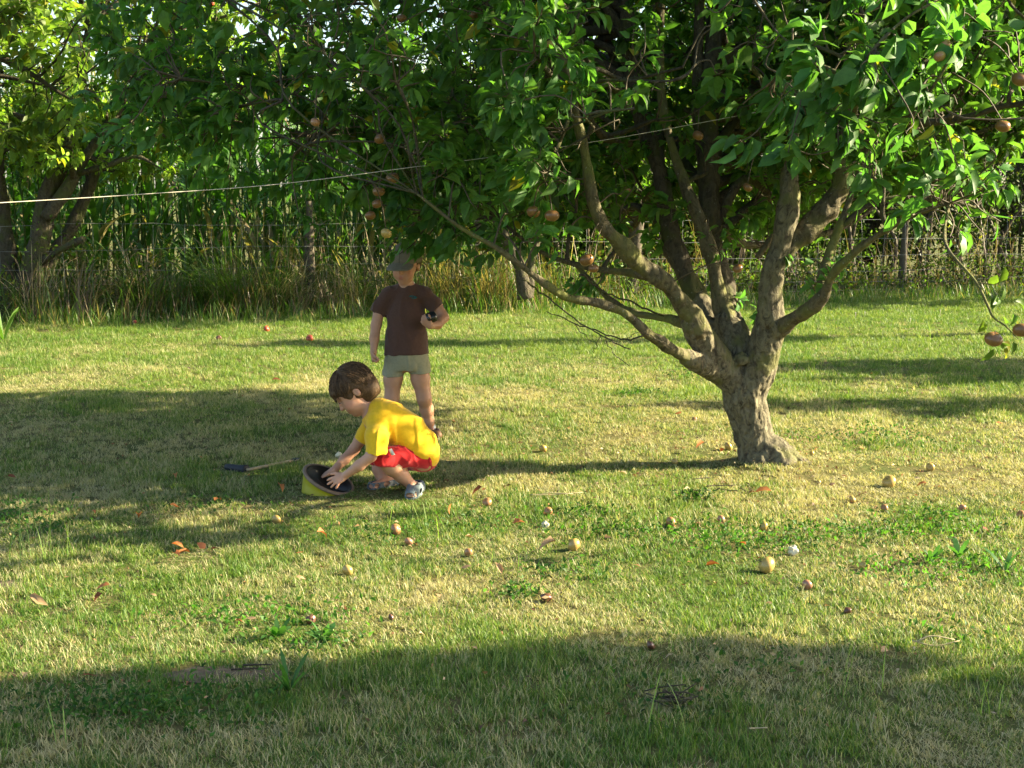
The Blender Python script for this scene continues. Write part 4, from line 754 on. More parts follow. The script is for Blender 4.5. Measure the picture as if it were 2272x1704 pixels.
def fallen(x, y, L, k, lb, up=.3):
    g = GD(x, y); s = L*KD/F*g[1]; z = float(gh(g[0], g[1])); n = 1; nm = A([[rng.normal(0, .35), -.1-rng.random()*.45, 1]]); dr = nrm(rng.normal(0, 1, (1, 3))*A([1, .4, .25])+A([.5, 0, 0]))
    V, Fs, C = leaf_mesh(A([[0, 0, 0.]]), dr, nm, [s*1.25], A([k])*rng.uniform(.85, 1.1)); V[:, 1] *= .8; V = V*A([1, 1, 1.1])+fb3(V, 60, 2)[:, None]*s*.25; V = V-V.mean(0); V[:, 2] += .02-min(0, V[:, 2].min()+.01)
    o = link('fallen_leaf', mesh('fallen_leaf', V, Fs, True, C), M['dryleaf']); o.location = (g[0], g[1], z+.024); PRESS.append((g, s*1.3)); tag(o, lb, 'leaf', 'fallen leaves on the lawn')
M['dryleaf'] = leafmat('dry_leaf', .25, .6, .2, (1.2, .9, .6), (1.1, 1.1, 1.1))
OR = (.40, .16, .055); TN = (.42, .27, .14); BR = (.17, .065, .03)
for x, y, L, k, lb in [
 (385, 1203, 26, OR, 'curled orange leaf, topmost of the clump at left'), (398, 1218, 26, OR, 'orange leaf at the middle of the clump at left'), (382, 1222, 20, OR, 'orange leaf, lowest of the clump at left'), (436, 1205, 22, BR, 'rust leaf just right of the orange clump'), (462, 1212, 15, BR, 'small rust leaf farthest right of the orange clump'),
 (220, 1308, 34, OR, 'large curled orange leaf in the near left grass'), (212, 1324, 18, BR, 'small rust leaf right under the large curled one'), (82, 1331, 34, TN, 'tan leaf in the straw at the lower left'), (301, 1140, 20, OR, 'orange leaf left of the yellow windfall, before the tub'), (204, 1128, 16, OR, 'small orange leaf near the left, below the long shadow'),
 (380, 1053, 14, OR, 'small orange leaf in the shade left of the mallet'), (28, 1055, 16, BR, 'rust leaf in the shade at the left edge'), (471, 1105, 20, OR, 'upright orange leaf before the mallet'), (608, 1084, 22, OR, 'orange leaf beside the foot of the yellow tub'), (378, 1118, 16, OR, 'orange leaf midway between tub and left edge'),
 (698, 1188, 22, OR, 'orange leaf in front of the yellow tub'), (648, 1222, 14, OR, 'small orange leaf left of the yellow windfall before the tub'), (1120, 1152, 22, OR, 'orange leaf left of the pale apple piece'), (972, 1131, 16, OR, 'orange leaf right of the boy\'s shoes, nearer the camera'), (1030, 1090, 20, BR, 'rust leaf touching the orange windfall right of the shoes'),
 (516, 1372, 16, OR, 'small orange leaf in green grass at the near left'), (544, 1367, 20, TN, 'tan leaf beside the small orange one at the near left'), (948, 1318, 18, TN, 'tan leaf in the near middle of the lawn'), (1079, 1266, 22, TN, 'pale tan leaf, folded, left of the rotten windfall'), (1184, 1213, 32, TN, 'long tan leaf above the rotten brown windfall'),
 (1008, 1255, 20, TN, 'thin tan leaf under the flat orange windfall'), (1538, 1253, 26, OR, 'orange leaf left of the reddish windfall'), (1647, 1088, 30, OR, 'orange leaf in the straw below the trunk'), (1558, 1000, 18, BR, 'dark red leaf just left of the trunk base'), (1512, 986, 20, OR, 'orange leaf in straw left of the trunk base'),
 (1990, 1075, 18, OR, 'orange leaf among the windfalls at right'), (2128, 1175, 18, BR, 'rust leaf at right in green grass'), (1604, 1204, 14, OR, 'small upright orange leaf left of the bitten apple'), (195, 1499, 28, BR, 'upright rust leaf in the dark weeds at lower left'), (451, 1553, 16, TN, 'tan leaf in the near shade at left'),
 (312, 1580, 16, TN, 'pale leaf at the bottom left in shade'), (1911, 1441, 22, TN, 'star-shaped tan leaf in the near right shade'), (650, 1280, 14, TN, 'small tan leaf in the bright grass at near left'), (332, 1312, 16, TN, 'pale tan leaf among weeds right of the large curled orange one'), (1465, 912, 14, OR, 'small orange leaf far back left of the trunk'), (2160, 925, 14, OR, 'small orange leaf far back near the right edge'), (597, 835, 16, BR, 'upright brown leaf left of the crouching boy\'s head')]:
    fallen(x, y, L, k, lb)
for x, y, lb in ((1848, 690, 'white daisy head, leftmost in the sunny grass behind the trunk'), (1868, 689, 'white daisy head, second from left behind the trunk'), (2031, 684, 'white daisy head, rightmost behind the trunk'), (1966, 705, 'white daisy head nearest the camera behind the trunk')):
    g = GD(x, y); mb = MB(); a = np.arange(12)/12*6.283; V, q = blades(np.zeros((12, 3)), a, np.full(12, .014), np.full(12, .006), np.full(12, 1.3), np.full(12, .1), 2); mb.add(V, q); o = mb.build('daisy', M['white']); mb2 = MB(); mb2.add(*tube(A([[0, 0, -.07], [0, 0, .002]]), A([.001, .0035]), 6)); c = mb2.build('flower_stem', M['line']); c.parent = o
    o.location = (g[0], g[1], .075+float(gh(g[0], g[1]))); tag(o, lb, 'daisy', 'daisies in the grass')

def rosette(x, y, n, L, wd, lb, az0=None, up=(.3, 1.0), col=(.06, .15, .035)):
    g = GD(x, y); P = np.zeros((n, 3)); az = rng.random(n)*6.28 if az0 is None else az0; V, q = blades(P, az, L*rng.uniform(.7, 1.15, n), wd*rng.uniform(.7, 1.2, n), rng.uniform(up[0], up[1], n), rng.uniform(.2, .9, n), 8, lambda t: (.35+.65*np.sin(np.clip(t*1.05, 0, 1)*3.0)**.8)*(1+.25*np.sin(t*26))*(t < .99))
    mb = MB(); mb.add(V, q, np.repeat(A(col)*rng.uniform(.7, 1.3, (n, 1)), 18, 0)); o = mb.build('weed', M['farleaf']); o.location = (g[0], g[1], float(gh(g[0], g[1]))); tag(o, lb, 'weed', 'broad-leaved weeds in the lawn')
rosette(625, 1508, 12, .13, .014, 'dandelion rosette with upright toothed leaves in the near shade'); rosette(2170, 1245, 5, .12, .018, 'broad pale-leaved weed at the right edge'); rosette(2010, 1225, 7, .08, .016, 'broad-leaved weed left of the one at the right edge')
rosette(700, 1395, 12, .08, .02, 'low weed rosette at the upper edge of the near shade, left'); rosette(600, 1385, 10, .08, .02, 'low weed rosette beside the bare earth patch'); rosette(2070, 1215, 6, .09, .02, 'grey-green weed in the lawn near the right edge'); rosette(8, 740, 6, .5, .03, 'arching green leaves cut by the left edge at the back of the lawn', None, (.2, .8), (.12, .22, .04))
def long_stems(x, y, n, H, lb, s=.12, col=(.16, .24, .06)):
    g = GD(x, y); P = np.stack([rng.normal(0, s*.5, n), rng.normal(0, s*.3, n), 0*rng.random(n)], 1); V, q = blades(P, rng.random(n)*6.28, H*rng.uniform(.5, 1.1, n), np.full(n, .0028), rng.uniform(0, .25, n), rng.uniform(0, .6, n), 6, lambda t: np.where(t > .86, 1.8, 1.0)*(t < .99)); mb = MB(); mb.add(V, q, np.repeat(A(col)*rng.uniform(.7, 1.4, (n, 1)), 14, 0))
    o = mb.build('grass_tuft', M['farleaf']); o.location = (g[0], g[1], 0); tag(o, lb, 'grass tuft', 'tufts of uncut grass stems')
for a in ((55, 1225, 9, .30, 'tuft of tall thin seed stems at the left edge of the lawn'), (120, 1215, 6, .22, 'tuft of seed stems right of the one at the left edge'), (510, 745, 8, .18, 'uncut stems at the back of the lawn left of the standing boy'), (1930, 800, 10, .28, 'tuft of pale seed stems right of the fork of the tree'), (1990, 740, 5, .3, 'few long pale stems behind the trunk at right'),
          (900, 1165, 4, .18, 'thin stems in front of the crouching boy\'s shoes'), (1500, 1600, 4, .2, 'few stems in the near shade below the middle'), (1800, 1500, 4, .2, 'few stems in the near shade at right'), (60, 1640, 4, .18, 'single stems at the bottom left corner'), (2120, 1560, 5, .2, 'stems in the near shade by the right edge'), (1090, 1230, 3, .14, 'short stems in the middle of the lawn'), (330, 820, 5, .14, 'stems at the left before the long shadow')): long_stems(*a)
n = 1100; c = GD(290, 1545); P = np.stack([c[0]+rng.normal(0, .2, n), c[1]+rng.normal(0, .10, n), rng.random(n)*.055+.01], 1); V, Fs, C = leaf_mesh(P, rng.normal(0, 1, (n, 3)), rng.normal(0, .4, (n, 3))+A([0, -.3, 1]), rng.uniform(.012, .024, n), leafcol(P, (.04, .12, .02), .2, 0), True)
mb = MB(); mb.add(V, Fs, C)
for cx, cy, s, k in ((560, 1345, .2, 330), (1620, 1170, .3, 600), (1350, 1160, .2, 400), (1900, 1165, .2, 400), (2040, 1235, .2, 400)):
    c = GD(cx, cy); P = np.stack([c[0]+rng.normal(0, s, k), c[1]+rng.normal(0, s*.4, k), rng.random(k)*.045+.01], 1); V, Fs, C = leaf_mesh(P, rng.normal(0, 1, (k, 3)), rng.normal(0, .4, (k, 3))+A([0, -.3, 1]), rng.uniform(.012, .03, k), leafcol(P, (.05, .14, .02), .2, 0), True); mb.add(V, Fs, C)
for i in range(26):
    y = rng.uniform(3.6, 6.4) if i < 20 else rng.uniform(6.5, 11); x = rng.uniform(-.36*y, .36*y); k = rng.integers(60, 190); s = rng.uniform(.05, .16); P = np.stack([x+rng.normal(0, s, k), y+rng.normal(0, s*.7, k), rng.random(k)*.04+.008], 1); P[:, 2] += gh(P[:, 0], P[:, 1])
    V, Fs, C = leaf_mesh(P, rng.normal(0, 1, (k, 3)), rng.normal(0, .4, (k, 3))+A([0, -.3, 1]), rng.uniform(.010, .028, k), leafcol(P, (.045, .12, .025), .2, 0), True); mb.add(V, Fs, C)
tag(mb.build('clover', M['farleaf']), 'low dark clover and small weeds spread through the lawn', 'clover', kind='stuff')
k = 2600; q = rng.random(k); y = np.where(q < .45, rng.normal(6.7, .7, k), rng.uniform(3.4, 11, k)); x = np.where(q < .45, rng.normal(1.2, 1.2, k), rng.uniform(-1, 1, k)*.37*y); P = np.stack([x, y, gh(x, y)+rng.uniform(.008, .03, k)], 1)
cc = A([[.30, .17, .08], [.20, .10, .05], [.40, .28, .15], [.13, .08, .05], [.45, .36, .22]])[rng.integers(0, 5, k)]*rng.uniform(.7, 1.2, (k, 1)); V, Fs, C = leaf_mesh(P, rng.normal(0, 1, (k, 3))*A([1, 1, .3]), rng.normal(0, .6, (k, 3))+A([0, -.2, 1]), rng.uniform(.006, .022, k)*np.where(rng.random(k) < .06, 1.8, 1), cc, True); mb = MB(); mb.add(V, Fs, C); tag(mb.build('leaf_litter', M['dryleaf']), 'tiny scattered brown leaf fragments on the lawn, thickest under the apple tree', 'leaf litter', kind='stuff')
def sticks(x, y, n, L, r, lb, mat, s=.03, flat=.3, cat='twig'):
    g = GD(x, y); mb = MB()
    for i in range(n):
        a = rng.random()*6.28 if n > 3 else rng.uniform(-.2, .25); p = A([rng.normal(0, s), rng.normal(0, s), .015]); d = A([math.cos(a), math.sin(a)*.6, rng.uniform(0, flat)])*L*rng.uniform(.5, 1); P, rr = limb([(p-d*.4*A([1, 1, .1]), r), (p+rng.normal(0, .008, 3), r), (p+d*.6, r*.5)], 4); mb.add(*tube(P, rr, 5))
    o = mb.build('fallen_twigs' if n > 3 else 'fallen_stick', mat); o.location = (g[0], g[1], .012+float(gh(g[0], g[1]))); tag(o, lb, cat)
sticks(1450, 1538, 22, .10, .0022, 'dark tangle of twigs lying in the near shade, right of the middle', M['darkbark'], .02, .5, 'twigs'); sticks(1440, 1520, 2, .16, .002, 'two thin dark twigs poking up from the tangle in the shade', M['darkbark'], .01, .6); sticks(2010, 1412, 2, .2, .0022, 'pale dry stick lying in the near right shade', M['straw'], .006, .02)
sticks(545, 1468, 2, .12, .003, 'dark stick lying beside the bare earth patch', M['darkbark'], .01, .1); sticks(1190, 1085, 2, .3, .002, 'thin dry stalk lying in the straw right of the boys', M['straw'], .01, .05); sticks(1640, 1603, 1, .08, .0022, 'short pale stick in the shade at the bottom right', M['straw'], .01, .02); sticks(1560, 1068, 8, .14, .0025, 'thin fallen twigs at the foot of the tree', M['darkbark'], .12, .05, 'twigs')

# ================================================================ yellow tub with brown lid, mallet
LN = nrm(A([.43, -.17, .87])); LC = Z3(1062, 1207, 6.33); PRESS.append((LC, .17)); PRESS.append((Z3(950, 1100, 6.05), .16)); PRESS.append((Z3(1250, 1100, 6.15), .14)); LR = .127
LX_ = nrm(A([1, 0, 0])-LN*LN[0]); LY_ = np.cross(LN, LX_); LRm = np.stack([LX_, LY_, LN], 1)
def make_tub():
    t = empty('tub', (LC[0]-.01, 6.33, 0), 'yellow plastic tub standing tilted in the grass under the boy\'s hands', 'tub')
    a = np.linspace(0, 2*np.pi, 48, endpoint=False); B = Z3(1010, 1400, 6.31); B[2] = -.02; rows = []
    for f, s in ((0, 1.0), (.03, 1.0), (.06, .985), (.3, .975), (.6, .965), (1, .96)):
        top = LC-LN*.008+(LX_[None]*np.cos(a)[:, None]+LY_[None]*np.sin(a)[:, None])*LR*.975*s; bot = B+A([.105, 0, 0])*np.cos(a)[:, None]+A([0, .105, 0])*np.sin(a)[:, None]; rows.append(top*(1-f)+bot*f)
    for f in (1, .6, .1): top = LC-LN*.012+(LX_[None]*np.cos(a)[:, None]+LY_[None]*np.sin(a)[:, None])*LR*.94; bot = B+A([.098, 0, .004])*np.cos(a)[:, None]+A([0, .098, 0])*np.sin(a)[:, None]; rows.append(top*(1-f)+bot*f)
    V = np.concatenate(rows); k = 48; i = np.arange(len(rows)-1)[:, None]*k; j = np.arange(k)[None]; q = np.stack([i+j, i+(j+1) % k, i+k+(j+1) % k, i+k+j], -1).reshape(-1, 4)
    link('tub_wall', mesh('tub_wall', V, q), M['tub'], t)
    l = empty('lid', LC, 'round dark brown lid with tan rim, lying tilted on the yellow tub', 'lid')
    pr = A([[0.0005, -.012], [.05, -.012], [.085, -.011], [.098, -.008], [.106, .001], [.112, .004], [.116, .002], [.116, -.006], [.0005, -.016]])
    V, Fs = lathe(pr, 48); link('lid_plate', mesh('lid_plate', LC+V@LRm.T, Fs), M['lid'], l)
    V, Fs = lathe(A([[.1125, .001], [.1145, .006], [.120, .0065], [.1275, .003], [.129, -.003], [.126, -.008], [.117, -.009]]), 48); link('rim', mesh('rim', LC+V@LRm.T, Fs), M['rim'], l)
    V, Fs = lathe(A([[.068, -.0105], [.071, -.006], [.074, -.0105]]), 40); link('raised_ring', mesh('raised_ring', LC+(V*A([.75, .75, 1])+A([.045, 0, 0]))@LRm.T, Fs), M['lid'], l)
make_tub()
def make_mallet():
    p = lambda x, y, Y: Z3(x, y, Y); t = empty('mallet', p(240, 1190, 6.72), 'small mallet with dark rubber head and pale handle lying left of the tub', 'mallet')
    a = p(90, 1165, 6.80); b = p(285, 1172, 6.72); a[2] = b[2] = .032; PRESS.append((a, .08)); PRESS.append((b-A([0, .05, 0]), .09)); P = A([a, a*.9+b*.1, a*.75+b*.25, a*.3+b*.7, b*.98+a*.02, b]); mb = MB(); mb.add(*tube(P, A([.012, .017, .0185, .02, .026, .025]), 16)); mb.build('mallet_head', M['rubber'], t)
    mb = MB(); P = np.linspace(b, p(740, 1092, 6.98)*A([1, 1, 0])+A([0, 0, .028]), 6); mb.add(*tube(P, np.full(6, .0085), 10)); mb.build('handle', M['handle'], t)
    mb = MB(); d = nrm(P[-1]-P[0]); mb.add(*tube(A([P[-1]-d*.02, P[-1]-d*.012, P[-1]+d*.03]), A([.010, .0135, .0125]), 10)); mb.build('grip', M['black'], t)
make_mallet()
# ================================================================ the two boys
def skincol(spots):
    def f(V):
        c = np.ones((len(V), 3))*(1+fb3(V, 9, 2)*.12)[:, None]
        for p, r, k in spots: w_ = np.exp(-((V-A(p))**2).sum(1)/(r*r))[:, None]; c = c*(1-w_)+c*A(k)*w_
        return c
    return f
def eyes(H, sc, parent, closed=.0):
    for s in (1, -1):
        mb = MB(); P = A([H(.0835, s*.018, .004), H(.088, s*.027, .0055), H(.0865, s*.036, .0035), H(.081, s*.043, .0005)]); P = spline(P, 4); mb.add(*tube(P, np.interp(np.linspace(0, 1, len(P)), [0, .5, 1], [.001, .0026, .001])*sc, 8)); mb.build('eye', M['eye'], parent)
        mb = MB(); P = spline(A([H(.094, s*.014, .022), H(.094, s*.028, .027), H(.086, s*.043, .023)]), 5); mb.add(*tube(P, np.interp(np.linspace(0, 1, len(P)), [0, .4, 1], [.0016, .0028, .001])*sc, 8)); mb.build('eyebrow', M['hair'], parent)
def strands(H, R, sc, n, lo, rad, cen, L, flow, ok):
    """hair locks lying on the scalp ellipsoid"""
    d = nrm(rng.normal(0, 1, (n*3, 3))); d = d[ok(d)][:n]; n = len(d); mb = MB(); ns = 5
    p = A(cen)+d*A(rad); pts = [p]; dirn = None
    for k in range(ns):
        fl = flow(d)+rng.normal(0, .10, (n, 3)); nn = nrm((p-A(cen))/A(rad)**2); t = nrm(fl-nn*np.sum(fl*nn, 1, keepdims=True)); p = p+t*(L*rng.uniform(.75, 1.1, (n, 1))/ns)
        q = (p-A(cen))/A(rad); q = q/np.linalg.norm(q, axis=1, keepdims=True)*(1+.012*k*rng.uniform(0, 1.6, (n, 1))); p = A(cen)+q*A(rad); pts.append(p)
    for i in range(n):
        P = H(0, 0, 0)+(A([x[i] for x in pts])*sc)@R.T; V, Fs = tube(P, A([.0009, .0024, .0026, .0022, .0016, .0004])*sc, 3, 0, False); mb.add(V, Fs, np.full(3, rng.uniform(.6, 1.6)))
    return mb
# ---------------------------------------------------------------- crouching boy in yellow
b2 = empty('person', (Z3(1800, 1380, 6.3)[0], 6.33, 0), 'small boy in yellow t-shirt and red shorts crouching with both hands on the brown lid', 'person')
P3 = Z3
fd = nrm(A([-.70, -.16, -.69])); R2 = rotm(fd, A([-.70, .05, .71])); HC = P3(1296, 372, 6.33); hs = .98
def boy2():
    S = SDF((-1.12, 5.98, -.03), (-.28, 6.68, .68), .0034)
    H = head(S, HC, R2, hs)
    S.cone(P3(1430, 520, 6.33), P3(1500, 640, 6.33), .036, .045, .02)
    S.chain([(P3(1520, 650, 6.33), .06), (P3(1640, 680, 6.33), .072), (P3(1800, 760, 6.33), .066), (P3(1930, 900, 6.33), .072), (P3(1950, 980, 6.33), .075)], .03)
    S.chain([(P3(1500, 690, 6.235), .034), (P3(1485, 850, 6.17), .029), (P3(1462, 985, 6.12), .0245), (P3(1350, 1075, 6.125), .0245), (P3(1222, 1165, 6.15), .0165)], .012)
    S.chain([(P3(1450, 690, 6.43), .034), (P3(1360, 830, 6.46), .029), (P3(1300, 925, 6.46), .025), (P3(1210, 1020, 6.42), .0235), (P3(1110, 1120, 6.37), .0165)], .012)
    w1 = P3(1215, 1170, 6.16); hand(S, w1, A([-.80, -.42, -.40]), -LN, A([-.45, .55, .60]), .94, (.10, .10, .12, .16), (.22, .18, .2, .3), (.34, .12, -.12, -.36), -.05)
    w2 = P3(1110, 1122, 6.37); hand(S, w2, A([-.86, .18, -.40]), -LN, A([-.1, -.9, -.1]), .94, (.1, .1, .1, .15), None, (.3, .1, -.1, -.3), .0)
    S.chain([(P3(1900, 990, 6.30), .054), (P3(1720, 985, 6.25), .046), (P3(1565, 1000, 6.20), .038)], .02)
    S.chain([(P3(1565, 1000, 6.20), .040), (P3(1660, 1085, 6.23), .040), (P3(1745, 1165, 6.265), .032), (P3(1845, 1262, 6.30), .023)], .02)
    S.chain([(P3(1900, 985, 6.39), .060), (P3(1720, 990, 6.46), .050), (P3(1560, 1015, 6.50), .044)], .02)
    S.chain([(P3(1560, 1015, 6.50), .042), (P3(1560, 1110, 6.48), .041), (P3(1580, 1190, 6.46), .031), (P3(1605, 1236, 6.44), .022)], .02)
    for an, toe in ((P3(1850, 1262, 6.31), P3(1835, 1330, 6.19)), (P3(1610, 1238, 6.445), P3(1490, 1300, 6.38))):
        S.cone(an, A([an[0]+.015, an[1]+.015, .035]), .024, .024, .01); t = A([toe[0], toe[1], .024]); S.cone(A([an[0], an[1], .032]), t, .025, .019, .01)
        sd = nrm(np.cross(t-an, A([0, 0, 1.])))
        for k in range(5): o = sd*(-.019+.0095*k); S.cone(t+o*.9, t+o*1.1+nrm((t-an)*A([1, 1, 0]))*(.024-.004*abs(k-1)), .0085, .006, .004)
    lips = H(.087, 0, -.053); ck = [H(.06, s*.045, -.035) for s in (1, -1)]
    S.build('body', M['skin'], b2, skincol([(lips, .015*hs, (.72, .42, .42)), (ck[0], .02, (1, .75, .72)), (ck[1], .02, (1, .75, .72)), (H(-.005, -.078, -.014), .012, (1, .7, .62))])); return H
H2 = boy2(); eyes(H2, hs, b2)
def hairmesh(name, H, R, sc, parent, h=.0038):
    c0 = H(0, 0, .03); S = SDF(c0-.15, c0+.15, h); cen = (-.016, 0, .030); rad = (.103, .087, .094)
    cuts = [(H(.070, 0, .028), R@nrm(A([1.0, 0, -.75]))), (H(0, 0, -.052), R@nrm(A([.25, 0, -1])))]
    S.ell(H(*cen), R, A(rad)*sc, .01, cuts=cuts); S.ell(H(-.052, 0, -.022), R, A([.066, .068, .080])*sc, .015, cuts=[(H(0, 0, -.092), R@A([0, 0, -1.]))])
    S.ell(H(.062, 0, .055), R, A([.030, .055, .028])*sc, .02)
    for s in (1, -1): S.ell(H(.022, s*.088, -.035), R, A([.05, .03, .045])*sc, .008, True); S.ell(H(-.006, s*.09, -.028), R, A([.022, .03, .026])*sc, .006, True)
    S.wrinkle(26, .009); V, Fq = S.nets(); mb = MB(); mb.add(V, Fq, (1, 1, 1))
    flow = lambda d: np.stack([np.where(d[:, 0] > .0, 1.0, -.6), d[:, 1]*1.2, np.full(len(d), -1.1)], 1)
    ok = lambda d: (d[:, 2] > -.1-.5*(d[:, 0] < -.2)) & ~((d[:, 0] > .55) & (d[:, 2] < .35)) & ~((np.abs(d[:, 1]) > .6) & (d[:, 2] < .12) & (d[:, 0] > -.35))
    m2 = strands(H, R, sc, 950, 0, A(rad)+.002, cen, .055, flow, ok); mb.add(np.concatenate(m2.V), [np.concatenate(v) for v in m2.F.values()], np.concatenate(m2.C)); mb.build(name, M['hair'], parent)
hairmesh('hair', H2, R2, hs, b2)
def shirt2():
    S = SDF((-.9, 6.02, .02), (-.25, 6.62, .62), .0038)
    S.chain([(P3(1490, 600, 6.33), .056), (P3(1540, 640, 6.33), .074), (P3(1660, 690, 6.33), .090), (P3(1800, 760, 6.33), .086), (P3(1922, 880, 6.33), .082), (P3(1955, 965, 6.33), .085)], .035, cuts=[(P3(1452, 560, 6.33), A([-.75, 0, .55])), (P3(1845, 1002, 6.33), A([-.60, 0, -.80]))])
    S.chain([(P3(1640, 720, 6.28), .055), (P3(1790, 815, 6.275), .056), (P3(1925, 925, 6.29), .060)], .03, cuts=[(P3(1845, 1002, 6.33), A([-.60, 0, -.80]))])
    S.chain([(P3(1530, 660, 6.26), .05), (P3(1530, 690, 6.40), .05)], .03)
    S.ell(P3(1640, 600, 6.33), rotm(A([.87, 0, -.5]), A([.5, 0, .87])), A([.12, .10, .055]), .04)
    S.chain([(P3(1515, 660, 6.25), .050), (P3(1505, 820, 6.175), .050), (P3(1497, 1010, 6.125), .055)], .03, cuts=[(P3(1500, 967, 6.13), A([.06, 0, -1.]))])
    S.chain([(P3(1470, 660, 6.41), .048), (P3(1410, 790, 6.44), .046), (P3(1350, 920, 6.455), .048)], .03, cuts=[(P3(1385, 850, 6.45), A([-.45, 0, -.9]))])
    hp = P3(1985, 1085, 6.33); S.wrinkle(9, .010, (1, 1, 1.6)); S.folds(8, .007, (1.3, .4, .9)); S.shell(.009)
    S.sub = None
    S.cone(P3(1400, 520, 6.33), P3(1500, 640, 6.33), .040, .046, .004, True)
    S.build('t_shirt', M['yellow'], b2)
shirt2()
def shorts2():
    S = SDF((-.85, 5.98, .02), (-.25, 6.68, .42), .0038)
    S.chain([(P3(1890, 905, 6.33), .078), (P3(1935, 975, 6.33), .084)], .02)
    S.chain([(P3(1920, 995, 6.305), .066), (P3(1740, 985, 6.255), .057), (P3(1575, 1000, 6.20), .048), (P3(1620, 1060, 6.22), .048)], .02, cuts=[(P3(1600, 1080, 6.2), A([-.16, 0, -1]))])
    S.chain([(P3(1910, 985, 6.39), .078), (P3(1740, 990, 6.46), .068), (P3(1565, 1005, 6.50), .056), (P3(1560, 1070, 6.49), .055)], .025, cuts=[(P3(1600, 1075, 6.49), A([-.1, 0, -1]))])
    S.wrinkle(11, .010, (1, 1, 1)); S.folds(15, .005, (1, 1, .5)); S.build('shorts', M['red'], b2)
    m = MB(); c = P3(1655, 950, 6.158); u = nrm(A([.10, .05, -.20]))*.017; v = nrm(A([.20, -.02, .09]))*.008; V = A([c-u-v, c+u-v, c+u+v, c-u+v, c-u-v+A([0, .004, 0]), c+u-v+A([0, .004, 0]), c+u+v+A([0, .004, 0]), c-u+v+A([0, .004, 0])]); m.add(V, A([[0, 1, 2, 3], [7, 6, 5, 4], [0, 4, 5, 1], [1, 5, 6, 2], [2, 6, 7, 3], [3, 7, 4, 0]])); tag(m.build('printed_patch', M['white'], b2, False), 'small white printed patch')
shorts2()
def sandals2():
    for an, toe, nm in ((P3(1850, 1262, 6.31), P3(1835, 1330, 6.19), 0), (P3(1610, 1238, 6.445), P3(1490, 1300, 6.38), 1)):
        heel = A([an[0]+.022, an[1]+.022, 0]); t = A([toe[0], toe[1], 0]); f = nrm((t-heel)*A([1, 1, 0])); sd = np.cross(f, A([0, 0, 1.])); S = SDF(np.minimum(heel, t)-A([.07, .07, .01]), np.maximum(heel, t)+A([.07, .07, .12]), .0028); z = A([0, 0, 1.])
        S.chain([(an+z*.012+f*-.006, .031), (heel+z*.034, .034), (heel*.5+t*.5+z*.034, .034), (t+f*.005+z*.026, .0285)], .012); S.shell(.0065); S.cut(an+z*.016, z)
        for s in (1, -1): S.ell(heel*.45+t*.55+sd*s*.036+z*.030, rotm(f, z), A([.019, .018, .013]), .004, True); S.ell(t+f*.004+sd*s*.026+z*.03, rotm(f, z), A([.013, .016, .011]), .004, True)
        S.ell(t+f*.034+z*.028, rotm(f, z), A([.02, .02, .012]), .004, True)
        S.cone(an+z*.004, an+z*.03, .024, .026, .002, True)
        S.ell(heel*.5+t*.5+z*.004+f*.004, rotm(f, z), A([.092, .038, .013]), .004, cuts=[(heel+z*.001, -z)])
        def cf(V, h=heel, f=f, sd=sd): q = (V-h)@f; w_ = (((q > .025) & (q < .05)) | (V[:, 2] < .010))[:, None]; return np.where(w_, A([2.3, 2.3, 2.3]), A([.9, 1.05, 1.15]))
        S.build('sandal', M['sandal'], b2, cf)
sandals2()

